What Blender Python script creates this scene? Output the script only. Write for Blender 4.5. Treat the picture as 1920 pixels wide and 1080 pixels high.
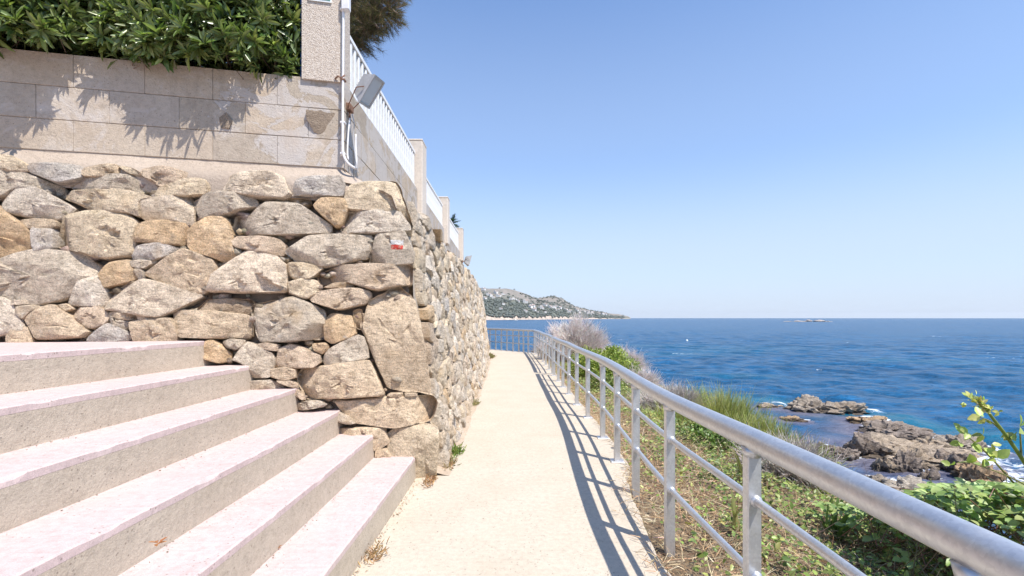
import bpy, math, random
import numpy as np
from mathutils import Vector, noise as mn
R = math.radians
rng = np.random.default_rng(7)
random.seed(7)
for o in list(bpy.data.objects): bpy.data.objects.remove(o)
sc = bpy.context.scene
COL = sc.collection

# ------------------------------------------------------------------ camera, sky, sun, exposure
F0 = 900.0; EYE = 1.3; HZ = 596.0; SEA = -5.5
cam = bpy.data.cameras.new('camera'); cam_o = bpy.data.objects.new('camera', cam); COL.objects.link(cam_o)
cam_o.location = (0, 0, EYE); cam_o.rotation_euler = (R(90), 0, 0)
cam.sensor_width = 36; cam.lens = F0/1920*36; cam.shift_y = 56/1920; cam.clip_start = .05; cam.clip_end = 60000
sc.camera = cam_o
world = bpy.data.worlds.new('World'); sc.world = world; world.use_nodes = True
wn = world.node_tree.nodes; wl = world.node_tree.links
bg = wn['Background']
sky = wn.new('ShaderNodeTexSky'); sky.sky_type = 'NISHITA'; sky.sun_disc = False
sky.sun_elevation = R(58.5); sky.sun_rotation = R(134); sky.altitude = 0
sky.air_density = 1.0; sky.dust_density = 0.35; sky.ozone_density = 2.2
mulc = wn.new('ShaderNodeMix'); mulc.data_type = 'RGBA'; mulc.blend_type = 'MULTIPLY'; mulc.inputs[0].default_value = 1
wl.new(sky.outputs[0], mulc.inputs[6]); mulc.inputs[7].default_value = (.83, 1.15, 1.47, 1)
tcw = wn.new('ShaderNodeTexCoord'); sxw = wn.new('ShaderNodeSeparateXYZ'); wl.new(tcw.outputs['Generated'], sxw.inputs[0])
rw = wn.new('ShaderNodeValToRGB'); rw.color_ramp.interpolation = 'EASE'
while len(rw.color_ramp.elements) < 4: rw.color_ramp.elements.new(.5)
for e_, (p_, v_) in zip(rw.color_ramp.elements, [(0, .96), (.10, .80), (.32, .34), (.75, 0)]): e_.position = p_; e_.color = (v_, v_, v_, 1)
wl.new(sxw.outputs[2], rw.inputs[0])
mxw = wn.new('ShaderNodeMix'); mxw.data_type = 'RGBA'; wl.new(rw.outputs[0], mxw.inputs[0]); wl.new(mulc.outputs[2], mxw.inputs[6])
mxw.inputs[7].default_value = (4.45, 5.1, 6.2, 1)
wl.new(mxw.outputs[2], bg.inputs[0]); bg.inputs[1].default_value = 0.10
sun = bpy.data.lights.new('sun', 'SUN'); sun.energy = 4.2; sun.angle = R(.53); sun.color = (1, .95, .87)
sun_o = bpy.data.objects.new('sun', sun); COL.objects.link(sun_o)
sun_o.rotation_euler = Vector((-.28, .27, -.645)).to_track_quat('-Z', 'Y').to_euler()
vs = sc.view_settings; vs.view_transform = 'Standard'; vs.look = 'None'; vs.exposure = .66; vs.gamma = 1
vs.use_curve_mapping = False

# ------------------------------------------------------------------ helpers
def tag(o, label=None, cat=None, group=None, kind=None):
    if label: o['label'] = label
    if cat: o['category'] = cat
    if group: o['group'] = group
    if kind: o['kind'] = kind
    return o
def empty(name, loc, label, cat, group=None):
    o = bpy.data.objects.new(name, None); COL.objects.link(o); o.location = loc
    o.empty_display_size = .1
    return tag(o, label, cat, group)
def build(name, V, F, mat, parent=None, col=None, smooth=False, center=True, sharp=None):
    V = np.asarray(V, dtype=np.float64).reshape(-1, 3)
    c = (V.min(0)+V.max(0))/2 if center else np.zeros(3)
    Vl = V-c
    me = bpy.data.meshes.new(name)
    if isinstance(F, np.ndarray): F = [F]
    if len(F) and isinstance(F[0], np.ndarray):
        F = [f for f in F if len(f)]
        nl = sum(f.size for f in F); npoly = sum(len(f) for f in F)
        me.vertices.add(len(V)); me.vertices.foreach_set('co', Vl.astype(np.float32).ravel())
        me.loops.add(nl); me.loops.foreach_set('vertex_index', np.concatenate([f.ravel() for f in F]).astype(np.int32))
        me.polygons.add(npoly)
        tot = np.concatenate([np.full(len(f), f.shape[1]) for f in F])
        st = np.concatenate([[0], np.cumsum(tot)[:-1]])
        me.polygons.foreach_set('loop_start', st.astype(np.int32))
        me.polygons.foreach_set('loop_total', tot.astype(np.int32))
        me.update(calc_edges=True)
    else:
        me.from_pydata([tuple(v) for v in Vl], [], [tuple(f) for f in F]); me.update()
    if col is not None:
        a = me.color_attributes.new('col', 'FLOAT_COLOR', 'POINT')
        cc = np.ones((len(V), 4), dtype=np.float32); cc[:, :3] = col
        a.data.foreach_set('color', cc.ravel())
    if smooth: me.polygons.foreach_set('use_smooth', np.ones(len(me.polygons), dtype=bool))
    if sharp: me.set_sharp_from_angle(angle=R(sharp))
    me.materials.append(mat)
    o = bpy.data.objects.new(name, me); COL.objects.link(o)
    pl = np.array(parent.location) if parent is not None else np.zeros(3)
    if parent is not None and parent.parent is not None: pl = pl+np.array(parent.parent.location)
    o.location = tuple(c-pl)
    if parent is not None:
        o.parent = parent
        if name in ('foliage', 'inner_foliage', 'twigs', 'branches', 'stems', 'leaves', 'crown', 'fronds', 'switches'): o['kind'] = 'stuff'
    return o
def part_label(o, l): o['label'] = l; return o
def W(px, py, Y):            # world point that lies at depth Y in the direction measured in the photograph
    return np.array([(px-960)/F0*Y, Y, EYE+(HZ-py)/F0*Y])
def grid_faces(nu, nv):      # nu x nv vertices, index i*nv+j
    i, j = np.meshgrid(np.arange(nu-1), np.arange(nv-1), indexing='ij')
    a = (i*nv+j).ravel()
    return np.stack([a, a+nv, a+nv+1, a+1], 1)
def box_vf(x0, x1, y0, y1, z0, z1, b=0.0):
    if b <= 0:
        V = [(x, y, z) for x in (x0, x1) for y in (y0, y1) for z in (z0, z1)]
        return np.array(V), [(0, 1, 3, 2), (4, 6, 7, 5), (0, 4, 5, 1), (2, 3, 7, 6), (0, 2, 6, 4), (1, 5, 7, 3)]
    V = []; F = []
    cx, cy, cz = (x0+x1)/2, (y0+y1)/2, (z0+z1)/2; hx, hy, hz = (x1-x0)/2, (y1-y0)/2, (z1-z0)/2
    idx = {}
    for sx in (-1, 1):
        for sy in (-1, 1):
            for sz in (-1, 1):
                for ax in range(3):
                    p = [hx-b, hy-b, hz-b]; p[ax] += b
                    idx[(sx, sy, sz, ax)] = len(V)
                    V.append((cx+sx*p[0], cy+sy*p[1], cz+sz*p[2]))
    def I(s, ax): return idx[(s[0], s[1], s[2], ax)]
    for ax in range(3):
        u, v = (ax+1) % 3, (ax+2) % 3
        for s in (-1, 1):
            q = []
            for (a, c) in ((-1, -1), (1, -1), (1, 1), (-1, 1)):
                t = [0, 0, 0]; t[ax] = s; t[u] = a; t[v] = c; q.append(I(t, ax))
            F.append(q if s > 0 else q[::-1])
        for a in (-1, 1):
            for c in (-1, 1):
                t0 = [0, 0, 0]; t0[u] = a; t0[v] = c; t1 = list(t0); t0[ax] = -1; t1[ax] = 1
                q = [I(t0, u), I(t1, u), I(t1, v), I(t0, v)]
                F.append(q if a*c > 0 else q[::-1])
    for sx in (-1, 1):
        for sy in (-1, 1):
            for sz in (-1, 1):
                s = (sx, sy, sz); q = [I(s, 0), I(s, 1), I(s, 2)]
                F.append(q if sx*sy*sz > 0 else q[::-1])
    return np.array(V), F
def tube_vf(P, r, n=10, cap=True, flat=None):
    P = np.asarray(P, float); m = len(P); r = np.broadcast_to(r, (m,))
    T = np.gradient(P, axis=0); T /= np.linalg.norm(T, axis=1)[:, None]+1e-12
    up = np.array([0, 0, 1.0]); V = []
    if abs(T[0] @ up) > .9: up = np.array([0, 1.0, 0])
    for k in range(m):
        a = np.cross(T[k], up)
        if np.linalg.norm(a) < 1e-3: a = np.cross(T[k], np.array([1.0, 0, 0]))
        a /= np.linalg.norm(a); b = np.cross(a, T[k])
        for q in range(n):
            t = 2*math.pi*q/n
            V.append(P[k]+r[k]*(a*math.cos(t)+b*math.sin(t)))
    F = []
    for k in range(m-1):
        for q in range(n):
            F.append((k*n+q, k*n+(q+1) % n, (k+1)*n+(q+1) % n, (k+1)*n+q))
    if cap:
        F.append(tuple(range(n))[::-1]); F.append(tuple((m-1)*n+q for q in range(n)))
    return np.array(V), F
def merge(parts):
    V = []; F = []; n = 0
    for v, f in parts:
        V.append(np.asarray(v)); F += [tuple(int(i)+n for i in q) for q in f]; n += len(v)
    return np.concatenate(V), F
def smooth_path(P, n=8):
    P = np.asarray(P, float); out = []
    Q = np.vstack([2*P[0]-P[1], P, 2*P[-1]-P[-2]])
    for i in range(1, len(Q)-2):
        for k in range(n):
            t = k/n
            out.append(.5*((2*Q[i])+(-Q[i-1]+Q[i+1])*t+(2*Q[i-1]-5*Q[i]+4*Q[i+1]-Q[i+2])*t*t+(-Q[i-1]+3*Q[i]-3*Q[i+1]+Q[i+2])*t**3))
    out.append(Q[-2]); return np.array(out)
def _h(ix, iy, s):
    v = np.sin(ix*127.1+iy*311.7+s*74.7)*43758.5453
    return v-np.floor(v)
def vnoise(x, y, s=0):
    ix = np.floor(x); iy = np.floor(y); fx = x-ix; fy = y-iy
    fx = fx*fx*(3-2*fx); fy = fy*fy*(3-2*fy)
    a = _h(ix, iy, s); b = _h(ix+1, iy, s); c = _h(ix, iy+1, s); d = _h(ix+1, iy+1, s)
    return (a*(1-fx)+b*fx)*(1-fy)+(c*(1-fx)+d*fx)*fy
def fbm(x, y, s=0, o=4):
    x = np.asarray(x, float); y = np.asarray(y, float); t = 0; a = .5; n = 0
    for k in range(o):
        t = t+a*vnoise(x*2**k+k*17.3, y*2**k-k*9.1, s+k); n += a; a *= .5
    return t/n
def unit(v): return v/(np.linalg.norm(v, axis=-1, keepdims=True)+1e-12)
# templates for leaves: rows (along, across, lift)
def T_lance():
    V = np.array([[0, 0, 0], [.45, .5, .10], [.45, 0, 0], [.45, -.5, .10], [1, 0, -.05], [.8, .33, .03], [.8, -.33, .03]])
    F = np.array([[0, 2, 1], [0, 3, 2], [1, 2, 5], [2, 3, 6], [2, 4, 5], [2, 6, 4]]); return V, F
def T_ovate():
    V = np.array([[0, 0, 0], [.15, .36, .07], [.45, .5, .1], [.78, .3, .03], [1, 0, -.1], [.78, -.3, .03], [.45, -.5, .1], [.15, -.36, .07], [.45, 0, 0]])
    F = np.array([[8, 0, 7], [8, 1, 0], [8, 2, 1], [8, 3, 2], [8, 4, 3], [8, 5, 4], [8, 6, 5], [8, 7, 6]]); return V, F
def T_blade():
    V = []; 
    for k, u in enumerate((0, .35, .7)):
        w = .5*(1-.45*u); V += [[u, w, -.9*u*u*.25], [u, -w, -.9*u*u*.25]]
    V += [[1, 0, -.30]]
    F = np.array([[0, 1, 3], [0, 3, 2], [2, 3, 5], [2, 5, 4], [4, 5, 6]]); return np.array(V), F
def T_needle():
    return np.array([[0, .5, 0], [0, -.5, 0], [1, 0, 0]]), np.array([[0, 1, 2]])
def leaves(P, D, N, L, Wd, tmpl, C):
    """one leaf per row: base P, direction D, normal N, length L, width Wd, colour C"""
    TV, TF = tmpl; n = len(P)
    D = unit(D); S = unit(np.cross(N, D)); N2 = np.cross(D, S)
    L = np.broadcast_to(L, (n,)); Wd = np.broadcast_to(Wd, (n,))
    V = P[:, None]+D[:, None]*(TV[None, :, 0:1]*L[:, None, None])+S[:, None]*(TV[None, :, 1:2]*Wd[:, None, None])+N2[:, None]*(TV[None, :, 2:3]*L[:, None, None])
    F = TF[None]+(np.arange(n)*len(TV))[:, None, None]
    CC = np.repeat(np.broadcast_to(C, (n, 3))[:, None], len(TV), 1)
    return V.reshape(-1, 3), F.reshape(-1, 3), CC.reshape(-1, 3)
def twigs(P0, P1, r0, r1, C):
    n = len(P0); D = unit(P1-P0)
    A = unit(np.cross(D, np.array([.31, .47, .82]))); B = np.cross(D, A)
    r0 = np.broadcast_to(r0, (n,))[:, None]; r1 = np.broadcast_to(r1, (n,))[:, None]
    V = []
    for (P, r) in ((P0, r0), (P1, r1)):
        for k in range(3):
            t = 2*math.pi*k/3; V.append(P+r*(A*math.cos(t)+B*math.sin(t)))
    V = np.stack(V, 1)
    F = np.array([[0, 1, 4, 3], [1, 2, 5, 4], [2, 0, 3, 5]])[None]+(np.arange(n)*6)[:, None, None]
    CC = np.repeat(np.broadcast_to(C, (n, 3))[:, None], 6, 1)
    return V.reshape(-1, 3), F.reshape(-1, 4), CC.reshape(-1, 3)
def join_np(items):
    V = []; F3 = []; F4 = []; C = []; n = 0
    for v, f, c in items:
        V.append(v); C.append(c); (F3 if f.shape[1] == 3 else F4).append(f+n); n += len(v)
    F = []
    if F3: F.append(np.concatenate(F3))
    if F4: F.append(np.concatenate(F4))
    return np.concatenate(V), F, np.concatenate(C)
def rdir(n):
    return unit(rng.normal(size=(n, 3)))
def palette(cols, n, var=.18):
    cols = np.array(cols); c = cols[rng.integers(0, len(cols), n)]
    return c*np.clip(1+rng.normal(0, var, (n, 1)), .4, 1.8)*np.clip(1+rng.normal(0, .05, (n, 3)), .8, 1.2)

# ------------------------------------------------------------------ materials
class NT:
    def __init__(s, name):
        s.m = bpy.data.materials.new(name); s.m.use_nodes = True
        s.t = s.m.node_tree; s.n = s.t.nodes; s.b = s.n['Principled BSDF']
    def new(s, t, **k):
        x = s.n.new(t)
        for a, v in k.items(): setattr(x, a, v)
        return x
    def link(s, a, b): s.t.links.new(a, b)
    def coord(s, kind='Object', scale=(1, 1, 1), rnd=False, loc=(0, 0, 0), rot=(0, 0, 0)):
        if kind == 'World': src = s.new('ShaderNodeNewGeometry').outputs['Position']
        else: src = s.new('ShaderNodeTexCoord').outputs[kind]
        if rnd:
            oi = s.new('ShaderNodeObjectInfo'); mu = s.new('ShaderNodeMath', operation='MULTIPLY'); mu.inputs[1].default_value = 37.0
            s.link(oi.outputs['Random'], mu.inputs[0])
            ad = s.new('ShaderNodeVectorMath', operation='ADD'); s.link(src, ad.inputs[0]); s.link(mu.outputs[0], ad.inputs[1]); src = ad.outputs[0]
        mp = s.new('ShaderNodeMapping'); mp.inputs['Scale'].default_value = scale; mp.inputs['Location'].default_value = loc
        mp.inputs['Rotation'].default_value = rot
        s.link(src, mp.inputs[0]); return mp.outputs[0]
    def noise(s, vec, scale, detail=5, rough=.6, dist=0, out='Fac'):
        x = s.new('ShaderNodeTexNoise'); x.inputs['Scale'].default_value = scale; x.inputs['Detail'].default_value = detail
        x.inputs['Roughness'].default_value = rough; x.inputs['Distortion'].default_value = dist
        s.link(vec, x.inputs['Vector']); return x.outputs[out]
    def voro(s, vec, scale, feature='F1', out='Distance', rand=1):
        x = s.new('ShaderNodeTexVoronoi', feature=feature); x.inputs['Scale'].default_value = scale
        x.inputs['Randomness'].default_value = rand
        s.link(vec, x.inputs['Vector']); return x.outputs[out]
    def ramp(s, fac, stops):
        x = s.new('ShaderNodeValToRGB'); cr = x.color_ramp
        while len(cr.elements) < len(stops): cr.elements.new(.5)
        for e, (p, c) in zip(cr.elements, stops):
            e.position = p; e.color = (*(c if hasattr(c, '__len__') else (c, c, c)), 1)
        s.link(fac, x.inputs[0]); return x.outputs[0]
    def mix(s, fac, a, b, mode='MIX'):
        x = s.new('ShaderNodeMix', data_type='RGBA', blend_type=mode)
        for sock, v in ((x.inputs[0], fac), (x.inputs[6], a), (x.inputs[7], b)):
            if hasattr(v, 'is_output'): s.link(v, sock)
            elif isinstance(v, (int, float)): sock.default_value = v
            else: sock.default_value = (*v, 1)
        return x.outputs[2]
    def math(s, op, a, b=0.0, clamp=False):
        x = s.new('ShaderNodeMath', operation=op, use_clamp=clamp)
        for k, v in ((0, a), (1, b)):
            if hasattr(v, 'is_output'): s.link(v, x.inputs[k])
            else: x.inputs[k].default_value = v
        return x.outputs[0]
    def bump(s, h, strength, dist, prev=None):
        x = s.new('ShaderNodeBump'); x.inputs['Strength'].default_value = strength; x.inputs['Distance'].default_value = dist
        s.link(h, x.inputs['Height'])
        if prev is not None: s.link(prev, x.inputs['Normal'])
        return x.outputs[0]
    def attr(s, name='col'):
        return s.new('ShaderNodeAttribute', attribute_name=name).outputs['Color']
    def done(s, col=None, rough=None, normal=None, **k):
        for sock, v in (('Base Color', col), ('Roughness', rough), ('Normal', normal)):
            if v is None: continue
            if hasattr(v, 'is_output'): s.link(v, s.b.inputs[sock])
            else: s.b.inputs[sock].default_value = (*v, 1) if sock == 'Base Color' else v
        for a, v in k.items():
            s.b.inputs[a.replace('_', ' ')].default_value = v
        return s.m

def mat_stone(name='rubble stone', paint=None):
    t = NT(name); v = t.coord('Object', rnd=True); c = t.attr()
    big = t.noise(v, 5.5, 4, .6, .4)
    c = t.mix(t.ramp(big, [(.40, 0), (.68, .50)]), c, (.60, .475, .35), 'MIX')
    mid = t.noise(v, 17, 6, .72, .3)
    c = t.mix(1.0, c, t.ramp(mid, [(.25, (.50, .46, .42)), (.47, (.98, .97, .95)), (.72, (1.32, 1.31, 1.3))]), 'MULTIPLY')
    fine = t.noise(v, 120, 3, .7)
    c = t.mix(.9, c, t.ramp(fine, [(.3, .55), (.5, 1.04), (.72, 1.4)]), 'MULTIPLY')
    och = t.noise(v, 3.1, 3, .5)
    c = t.mix(t.ramp(och, [(.60, 0), (.74, .55)]), c, (.56, .37, .19))
    stain = t.noise(v, 9, 5, .65)
    c = t.mix(t.ramp(stain, [(.63, 0), (.76, .5)]), c, (.24, .20, .17))
    c = t.mix(t.ramp(t.noise(v, 26, 5, .7), [(.60, 0), (.70, .5)]), c, (.66, .61, .55))
    if paint:
        p = t.new('ShaderNodeNewGeometry').outputs['Position']; sx = t.new('ShaderNodeSeparateXYZ'); t.link(p, sx.inputs[0])
        edge = t.math('MULTIPLY', t.math('SUBTRACT', t.noise(v, 60, 3, .6), .5), .016)
        def boxm(x0, x1, z0, z1):
            X = t.math('ADD', sx.outputs[0], edge); Z = t.math('ADD', sx.outputs[2], edge)
            a = t.math('MULTIPLY', t.math('GREATER_THAN', X, x0), t.math('LESS_THAN', X, x1))
            b = t.math('MULTIPLY', t.math('GREATER_THAN', Z, z0), t.math('LESS_THAN', Z, z1))
            return t.math('MULTIPLY', a, b)
        wear = t.ramp(t.noise(v, 45, 4, .7), [(.40, .25), (.52, .95)])
        for (x0, x1, z0, z1, cc) in paint:
            c = t.mix(t.math('MULTIPLY', boxm(x0, x1, z0, z1), wear), c, cc)
    n = t.bump(t.noise(v, 9, 8, .66, .5), 1.0, .07)
    n = t.bump(t.noise(v, 38, 6, .78), 1.0, .022, n)
    n = t.bump(t.voro(t.coord('Object', scale=(1, 1, 2), rnd=True, rot=(.3, .2, .4)), 11, 'DISTANCE_TO_EDGE'), .5, .02, n)
    strata = t.noise(t.coord('Object', scale=(1, 1, 5), rnd=True, rot=(.2, .25, 0)), 9, 5, .7, .6)
    n = t.bump(strata, .55, .02, n)
    n = t.bump(fine, .5, .004, n)
    return t.done(c, .93, n, Specular_IOR_Level=.2)
M = {}
M['stone'] = mat_stone()
def mat_concrete(name, base, dark, light, bump=.35, pits=True, broom=None, joints=False, stainc=None, worldc=True, perobj=False, bc=1.0):
    t = NT(name); v = t.coord('World' if worldc else 'Object')
    c = t.mix(t.ramp(t.noise(v, 2.3, 5, .65, .3), [(.33, 0), (.68, 1)]), dark, light)
    c = t.mix(.55, c, base)
    c = t.mix(1.0, c, t.ramp(t.noise(v, 30, 6, .7), [(.3, .84), (.5, 1.0), (.7, 1.1)]), 'MULTIPLY')
    c = t.mix(.7, c, t.ramp(t.noise(v, 260, 2, .6), [(.3, .78), (.5, 1.0), (.7, 1.16)]), 'MULTIPLY')
    if perobj:
        oi = t.new('ShaderNodeObjectInfo')
        c = t.mix(1.0, c, t.ramp(oi.outputs['Random'], [(0, (.86, .84, .80)), (.4, (1.0, .99, .98)), (.8, (1.05, 1.0, .93)), (1, (1.1, 1.08, 1.07))]), 'MULTIPLY')
        lt = t.noise(v, 3.7, 6, .7, .8); c = t.mix(t.ramp(lt, [(.54, 0), (.66, .55)]), c, (.60, .545, .50))
        sx = t.new('ShaderNodeSeparateXYZ'); t.link(v, sx.inputs[0])
        mr = t.new('ShaderNodeMapRange'); t.link(sx.outputs[0], mr.inputs[0]); mr.inputs[1].default_value = -2.75; mr.inputs[2].default_value = -1.9; mr.inputs[3].default_value = -.13; mr.inputs[4].default_value = .075
        pl_ = t.math('ADD', t.noise(v, 2.6, 5, .62, 1.2), mr.outputs[0]); c = t.mix(t.ramp(pl_, [(.555, 0), (.575, .85)]), c, (.505, .455, .415))
        ed = t.ramp(pl_, [(.545, 0), (.553, .5), (.562, 0)]); c = t.mix(ed, c, (.25, .2, .16))
        st = t.noise(t.coord('World', scale=(7, 7, 1.0)), 1.0, 5, .7, .3); c = t.mix(t.ramp(st, [(.58, 0), (.72, .45)]), c, (.31, .25, .20))
    n = t.bump(t.noise(v, 6, 5, .6), bump*.6, .02)
    n = t.bump(t.noise(v, 70, 5, .7), bump, .008, n)
    if pits:
        pv = t.voro(v, 42); pm = t.noise(v, 5, 2)
        pp = t.math('MULTIPLY', t.math('LESS_THAN', pv, .16), t.math('GREATER_THAN', pm, .5))
        c = t.mix(t.math('MULTIPLY', pp, .6), c, (.2, .16, .13))
        n = t.bump(t.math('MULTIPLY', pp, -1.0), .6, .005, n)
    if broom:
        bv = t.coord('World', scale=broom); bn = t.noise(bv, 1.0, 4, .7)
        c = t.mix(1.0, c, t.ramp(bn, [(.30, 1-.14*bc), (.46, 1-.01*bc), (.7, 1+.04*bc)]), 'MULTIPLY')
        crack = t.noise(t.coord('World', scale=(broom[0]*.45, broom[1]*.35, 1)), 1.0, 3, .8)
        c = t.mix(t.ramp(crack, [(.27, .30*bc), (.34, 0)]), c, tuple(x*.55 for x in base))
        n = t.bump(bn, .5*bc, .006, n)
    if stainc:
        c = t.mix(t.ramp(t.noise(v, 1.3, 5, .7, .4), [(.52, 0), (.75, .55)]), c, stainc)
    return t.done(c, .9, n, Specular_IOR_Level=.25)
M['path'] = mat_concrete('cream path concrete', (.515, .445, .355), (.475, .40, .31), (.555, .49, .40), .25, True, (1.4, 42, 1), stainc=(.50, .42, .33), bc=.45)
M['riser'] = mat_concrete('raw step concrete', (.475, .40, .315), (.42, .35, .27), (.535, .46, .37), .6, True)
M['pink'] = mat_concrete('pink painted tread', (.55, .432, .408), (.525, .402, .38), (.57, .465, .44), .22, True, (1.6, 44, 1), stainc=(.55, .46, .42), bc=.75)
M['block'] = mat_concrete('cement block', (.47, .395, .32), (.41, .335, .27), (.53, .47, .40), .8, True, stainc=(.52, .38, .25), perobj=True)
M['mortar'] = mat_concrete('mortar', (.44, .355, .285), (.37, .29, .225), (.51, .425, .35), 1.2, True)
M['darkmortar'] = mat_concrete('wall core', (.27, .21, .16), (.21, .165, .125), (.34, .27, .21), 1.5, True)
M['sidecore'] = mat_concrete('pale mortar between side stones', (.42, .36, .29), (.33, .27, .21), (.5, .44, .37), 1.6, True)
M['plaster'] = mat_concrete('grey cement render', (.50, .44, .39), (.44, .375, .32), (.57, .53, .49), .9, False, perobj=True)
M['roughplaster'] = mat_concrete('broken rough render', (.34, .26, .19), (.27, .2, .145), (.42, .33, .25), 2.5, True)
M['cream'] = mat_concrete('cream painted render', (.66, .57, .48), (.62, .53, .44), (.7, .62, .54), .2, False)
def mat_pebble():
    t = NT('pebbledash'); v = t.coord('World')
    vo = t.voro(v, 125, 'F1'); colr = t.voro(v, 125, 'F1', 'Color')
    bw = t.new('ShaderNodeRGBToBW'); t.link(colr, bw.inputs[0])
    c = t.ramp(bw.outputs[0], [(.1, (.50, .41, .33)), (.4, (.62, .53, .44)), (.6, (.68, .60, .52)), (.9, (.45, .35, .27))])
    c = t.mix(t.ramp(vo, [(.35, 0), (.75, .55)]), c, (.30, .24, .19))
    n = t.bump(t.math('MULTIPLY', vo, -1.0), .7, .006); n = t.bump(t.noise(v, 30, 4), .5, .01, n)
    return t.done(c, .9, n)
M['pebble'] = mat_pebble()
def plain(name, c, rough=.6, metal=0.0, nz=12, amt=.15, bump=.1, spec=.5):
    t = NT(name); v = t.coord('Object')
    f = t.noise(v, nz, 5, .65)
    cc = t.mix(1.0, c, t.ramp(f, [(.3, 1-amt), (.7, 1+amt)]), 'MULTIPLY')
    n = t.bump(f, bump, .005)
    return t.done(cc, rough, n, Metallic=metal, Specular_IOR_Level=spec)
def mat_galv():
    t = NT('galvanised steel'); v = t.coord('World')
    sp = t.voro(v, 110, 'F1', 'Color'); bw = t.new('ShaderNodeRGBToBW'); t.link(sp, bw.inputs[0])
    c = t.ramp(bw.outputs[0], [(.2, (.56, .56, .57)), (.8, (.64, .64, .645))])
    c = t.mix(1.0, c, t.ramp(t.noise(v, 14, 5, .7), [(.3, .94), (.7, 1.04)]), 'MULTIPLY')
    c = t.mix(t.ramp(t.noise(v, 45, 5, .75), [(.56, 0), (.74, .4)]), c, (.58, .575, .57))
    r = t.ramp(t.noise(v, 20, 4), [(.3, .30), (.7, .46)])
    return t.done(c, r, t.bump(t.noise(v, 90, 3), .12, .002), Metallic=.72)
M['galv'] = mat_galv()
M['white'] = plain('white painted metal', (.80, .79, .77), .45)
M['pvc'] = plain('white conduit', (.72, .70, .69), .5)
M['lampgrey'] = plain('grey lamp housing', (.40, .395, .39), .5)
M['rust'] = plain('rusty iron', (.22, .12, .08), .85, amt=.4, nz=40)
M['blue'] = plain('blue paint', (.05, .13, .38), .5)
M['signgreen'] = plain('green enamel', (.10, .42, .30), .4, amt=.05)
M['signwhite'] = plain('white enamel', (.78, .80, .78), .4, amt=.04)
M['bark'] = plain('bark', (.20, .14, .10), .95, amt=.4, nz=25, bump=1)
M['buoy'] = plain('white buoy plastic', (.85, .85, .83), .4)
M['housewall'] = plain('white house wall', (.70, .665, .62), .9, amt=.06, nz=.2)
M['houseroof'] = plain('pinkish roof', (.42, .31, .26), .9, amt=.1, nz=.2)
t = NT('lamp glass'); M['glass'] = t.done((.52, .54, .55), .15, None, Metallic=.0, Specular_IOR_Level=.8)
def mat_leaf(name, transl=.25, rough=.42, spec=.5, tt=(1.1, 1.25, .6)):
    t = NT(name); c = t.attr()
    v = t.coord('World'); c = t.mix(1.0, c, t.ramp(t.noise(v, 40, 3), [(.3, .85), (.7, 1.15)]), 'MULTIPLY')
    t.done(c, rough, None, Specular_IOR_Level=spec)
    if transl > 0:
        tr = t.new('ShaderNodeBsdfTranslucent'); t.link(t.mix(1.0, c, tt, 'MULTIPLY'), tr.inputs[0])
        ms = t.new('ShaderNodeMixShader'); ms.inputs[0].default_value = transl
        t.link(t.b.outputs[0], ms.inputs[1]); t.link(tr.outputs[0], ms.inputs[2])
        t.link(ms.outputs[0], t.n['Material Output'].inputs[0])
    return t.m
M['leaf'] = mat_leaf('leaf'); M['glossleaf'] = mat_leaf('leathery leaf', .30, .30, .6); M['straw'] = mat_leaf('dry straw', .3, .8, .2, (1.05, .95, .88))
M['paletwig'] = mat_leaf('pale bare twigs', .25, .8, .2, (1.0, .98, .95))
def mat_soil():
    t = NT('dry soil'); v = t.coord('World')
    c = t.ramp(t.noise(v, 7, 7, .75, .5), [(.3, (.17, .12, .08)), (.48, (.30, .22, .145)), (.62, (.42, .325, .22)), (.78, (.22, .2, .10))])
    sx = t.new('ShaderNodeSeparateXYZ'); t.link(v, sx.inputs[0])
    low = t.math('LESS_THAN', sx.outputs[2], -2.0)
    rock = t.ramp(t.noise(v, 1.5, 7, .7), [(.3, (.13, .11, .095)), (.7, (.30, .25, .20))])
    c = t.mix(low, c, rock)
    n = t.bump(t.noise(v, 25, 7, .8), 1.0, .04)
    return t.done(c, .95, n, Specular_IOR_Level=.1)
M['soil'] = mat_soil()
def mat_rock():
    t = NT('shore rock'); v = t.coord('World'); a = t.attr()
    c = t.mix(1.0, a, t.ramp(t.noise(v, 1.6, 7, .7, .5), [(.3, .6), (.5, 1.0), (.7, 1.35)]), 'MULTIPLY')
    c = t.mix(t.ramp(t.noise(v, .9, 4, .6), [(.56, 0), (.70, .6)]), c, (.34, .23, .13))
    cr = t.noise(t.coord('World', scale=(1, 1, 2.4), rot=(.5, .3, .4)), 1.8, 6, .75, 1.2)
    c = t.mix(t.ramp(cr, [(.38, .65), (.46, 0)]), c, (.085, .062, .05))  # shade in the crevices is painted in as a dark tone
    n = t.bump(cr, 1.0, .4); n = t.bump(t.noise(v, 9, 6, .75), .8, .06, n)
    sx = t.new('ShaderNodeSeparateXYZ'); t.link(v, sx.inputs[0])
    z = t.math('ADD', sx.outputs[2], t.math('MULTIPLY', t.math('SUBTRACT', t.noise(v, 1.2, 4), .5), .5))
    wet = t.math('LESS_THAN', z, SEA+.16)
    c = t.mix(t.math('MULTIPLY', wet, .7), c, (.045, .035, .03))
    return t.done(c, t.math('SUBTRACT', .92, t.math('MULTIPLY', wet, .55)), n, Specular_IOR_Level=.3)
M['rock'] = mat_rock()
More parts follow.
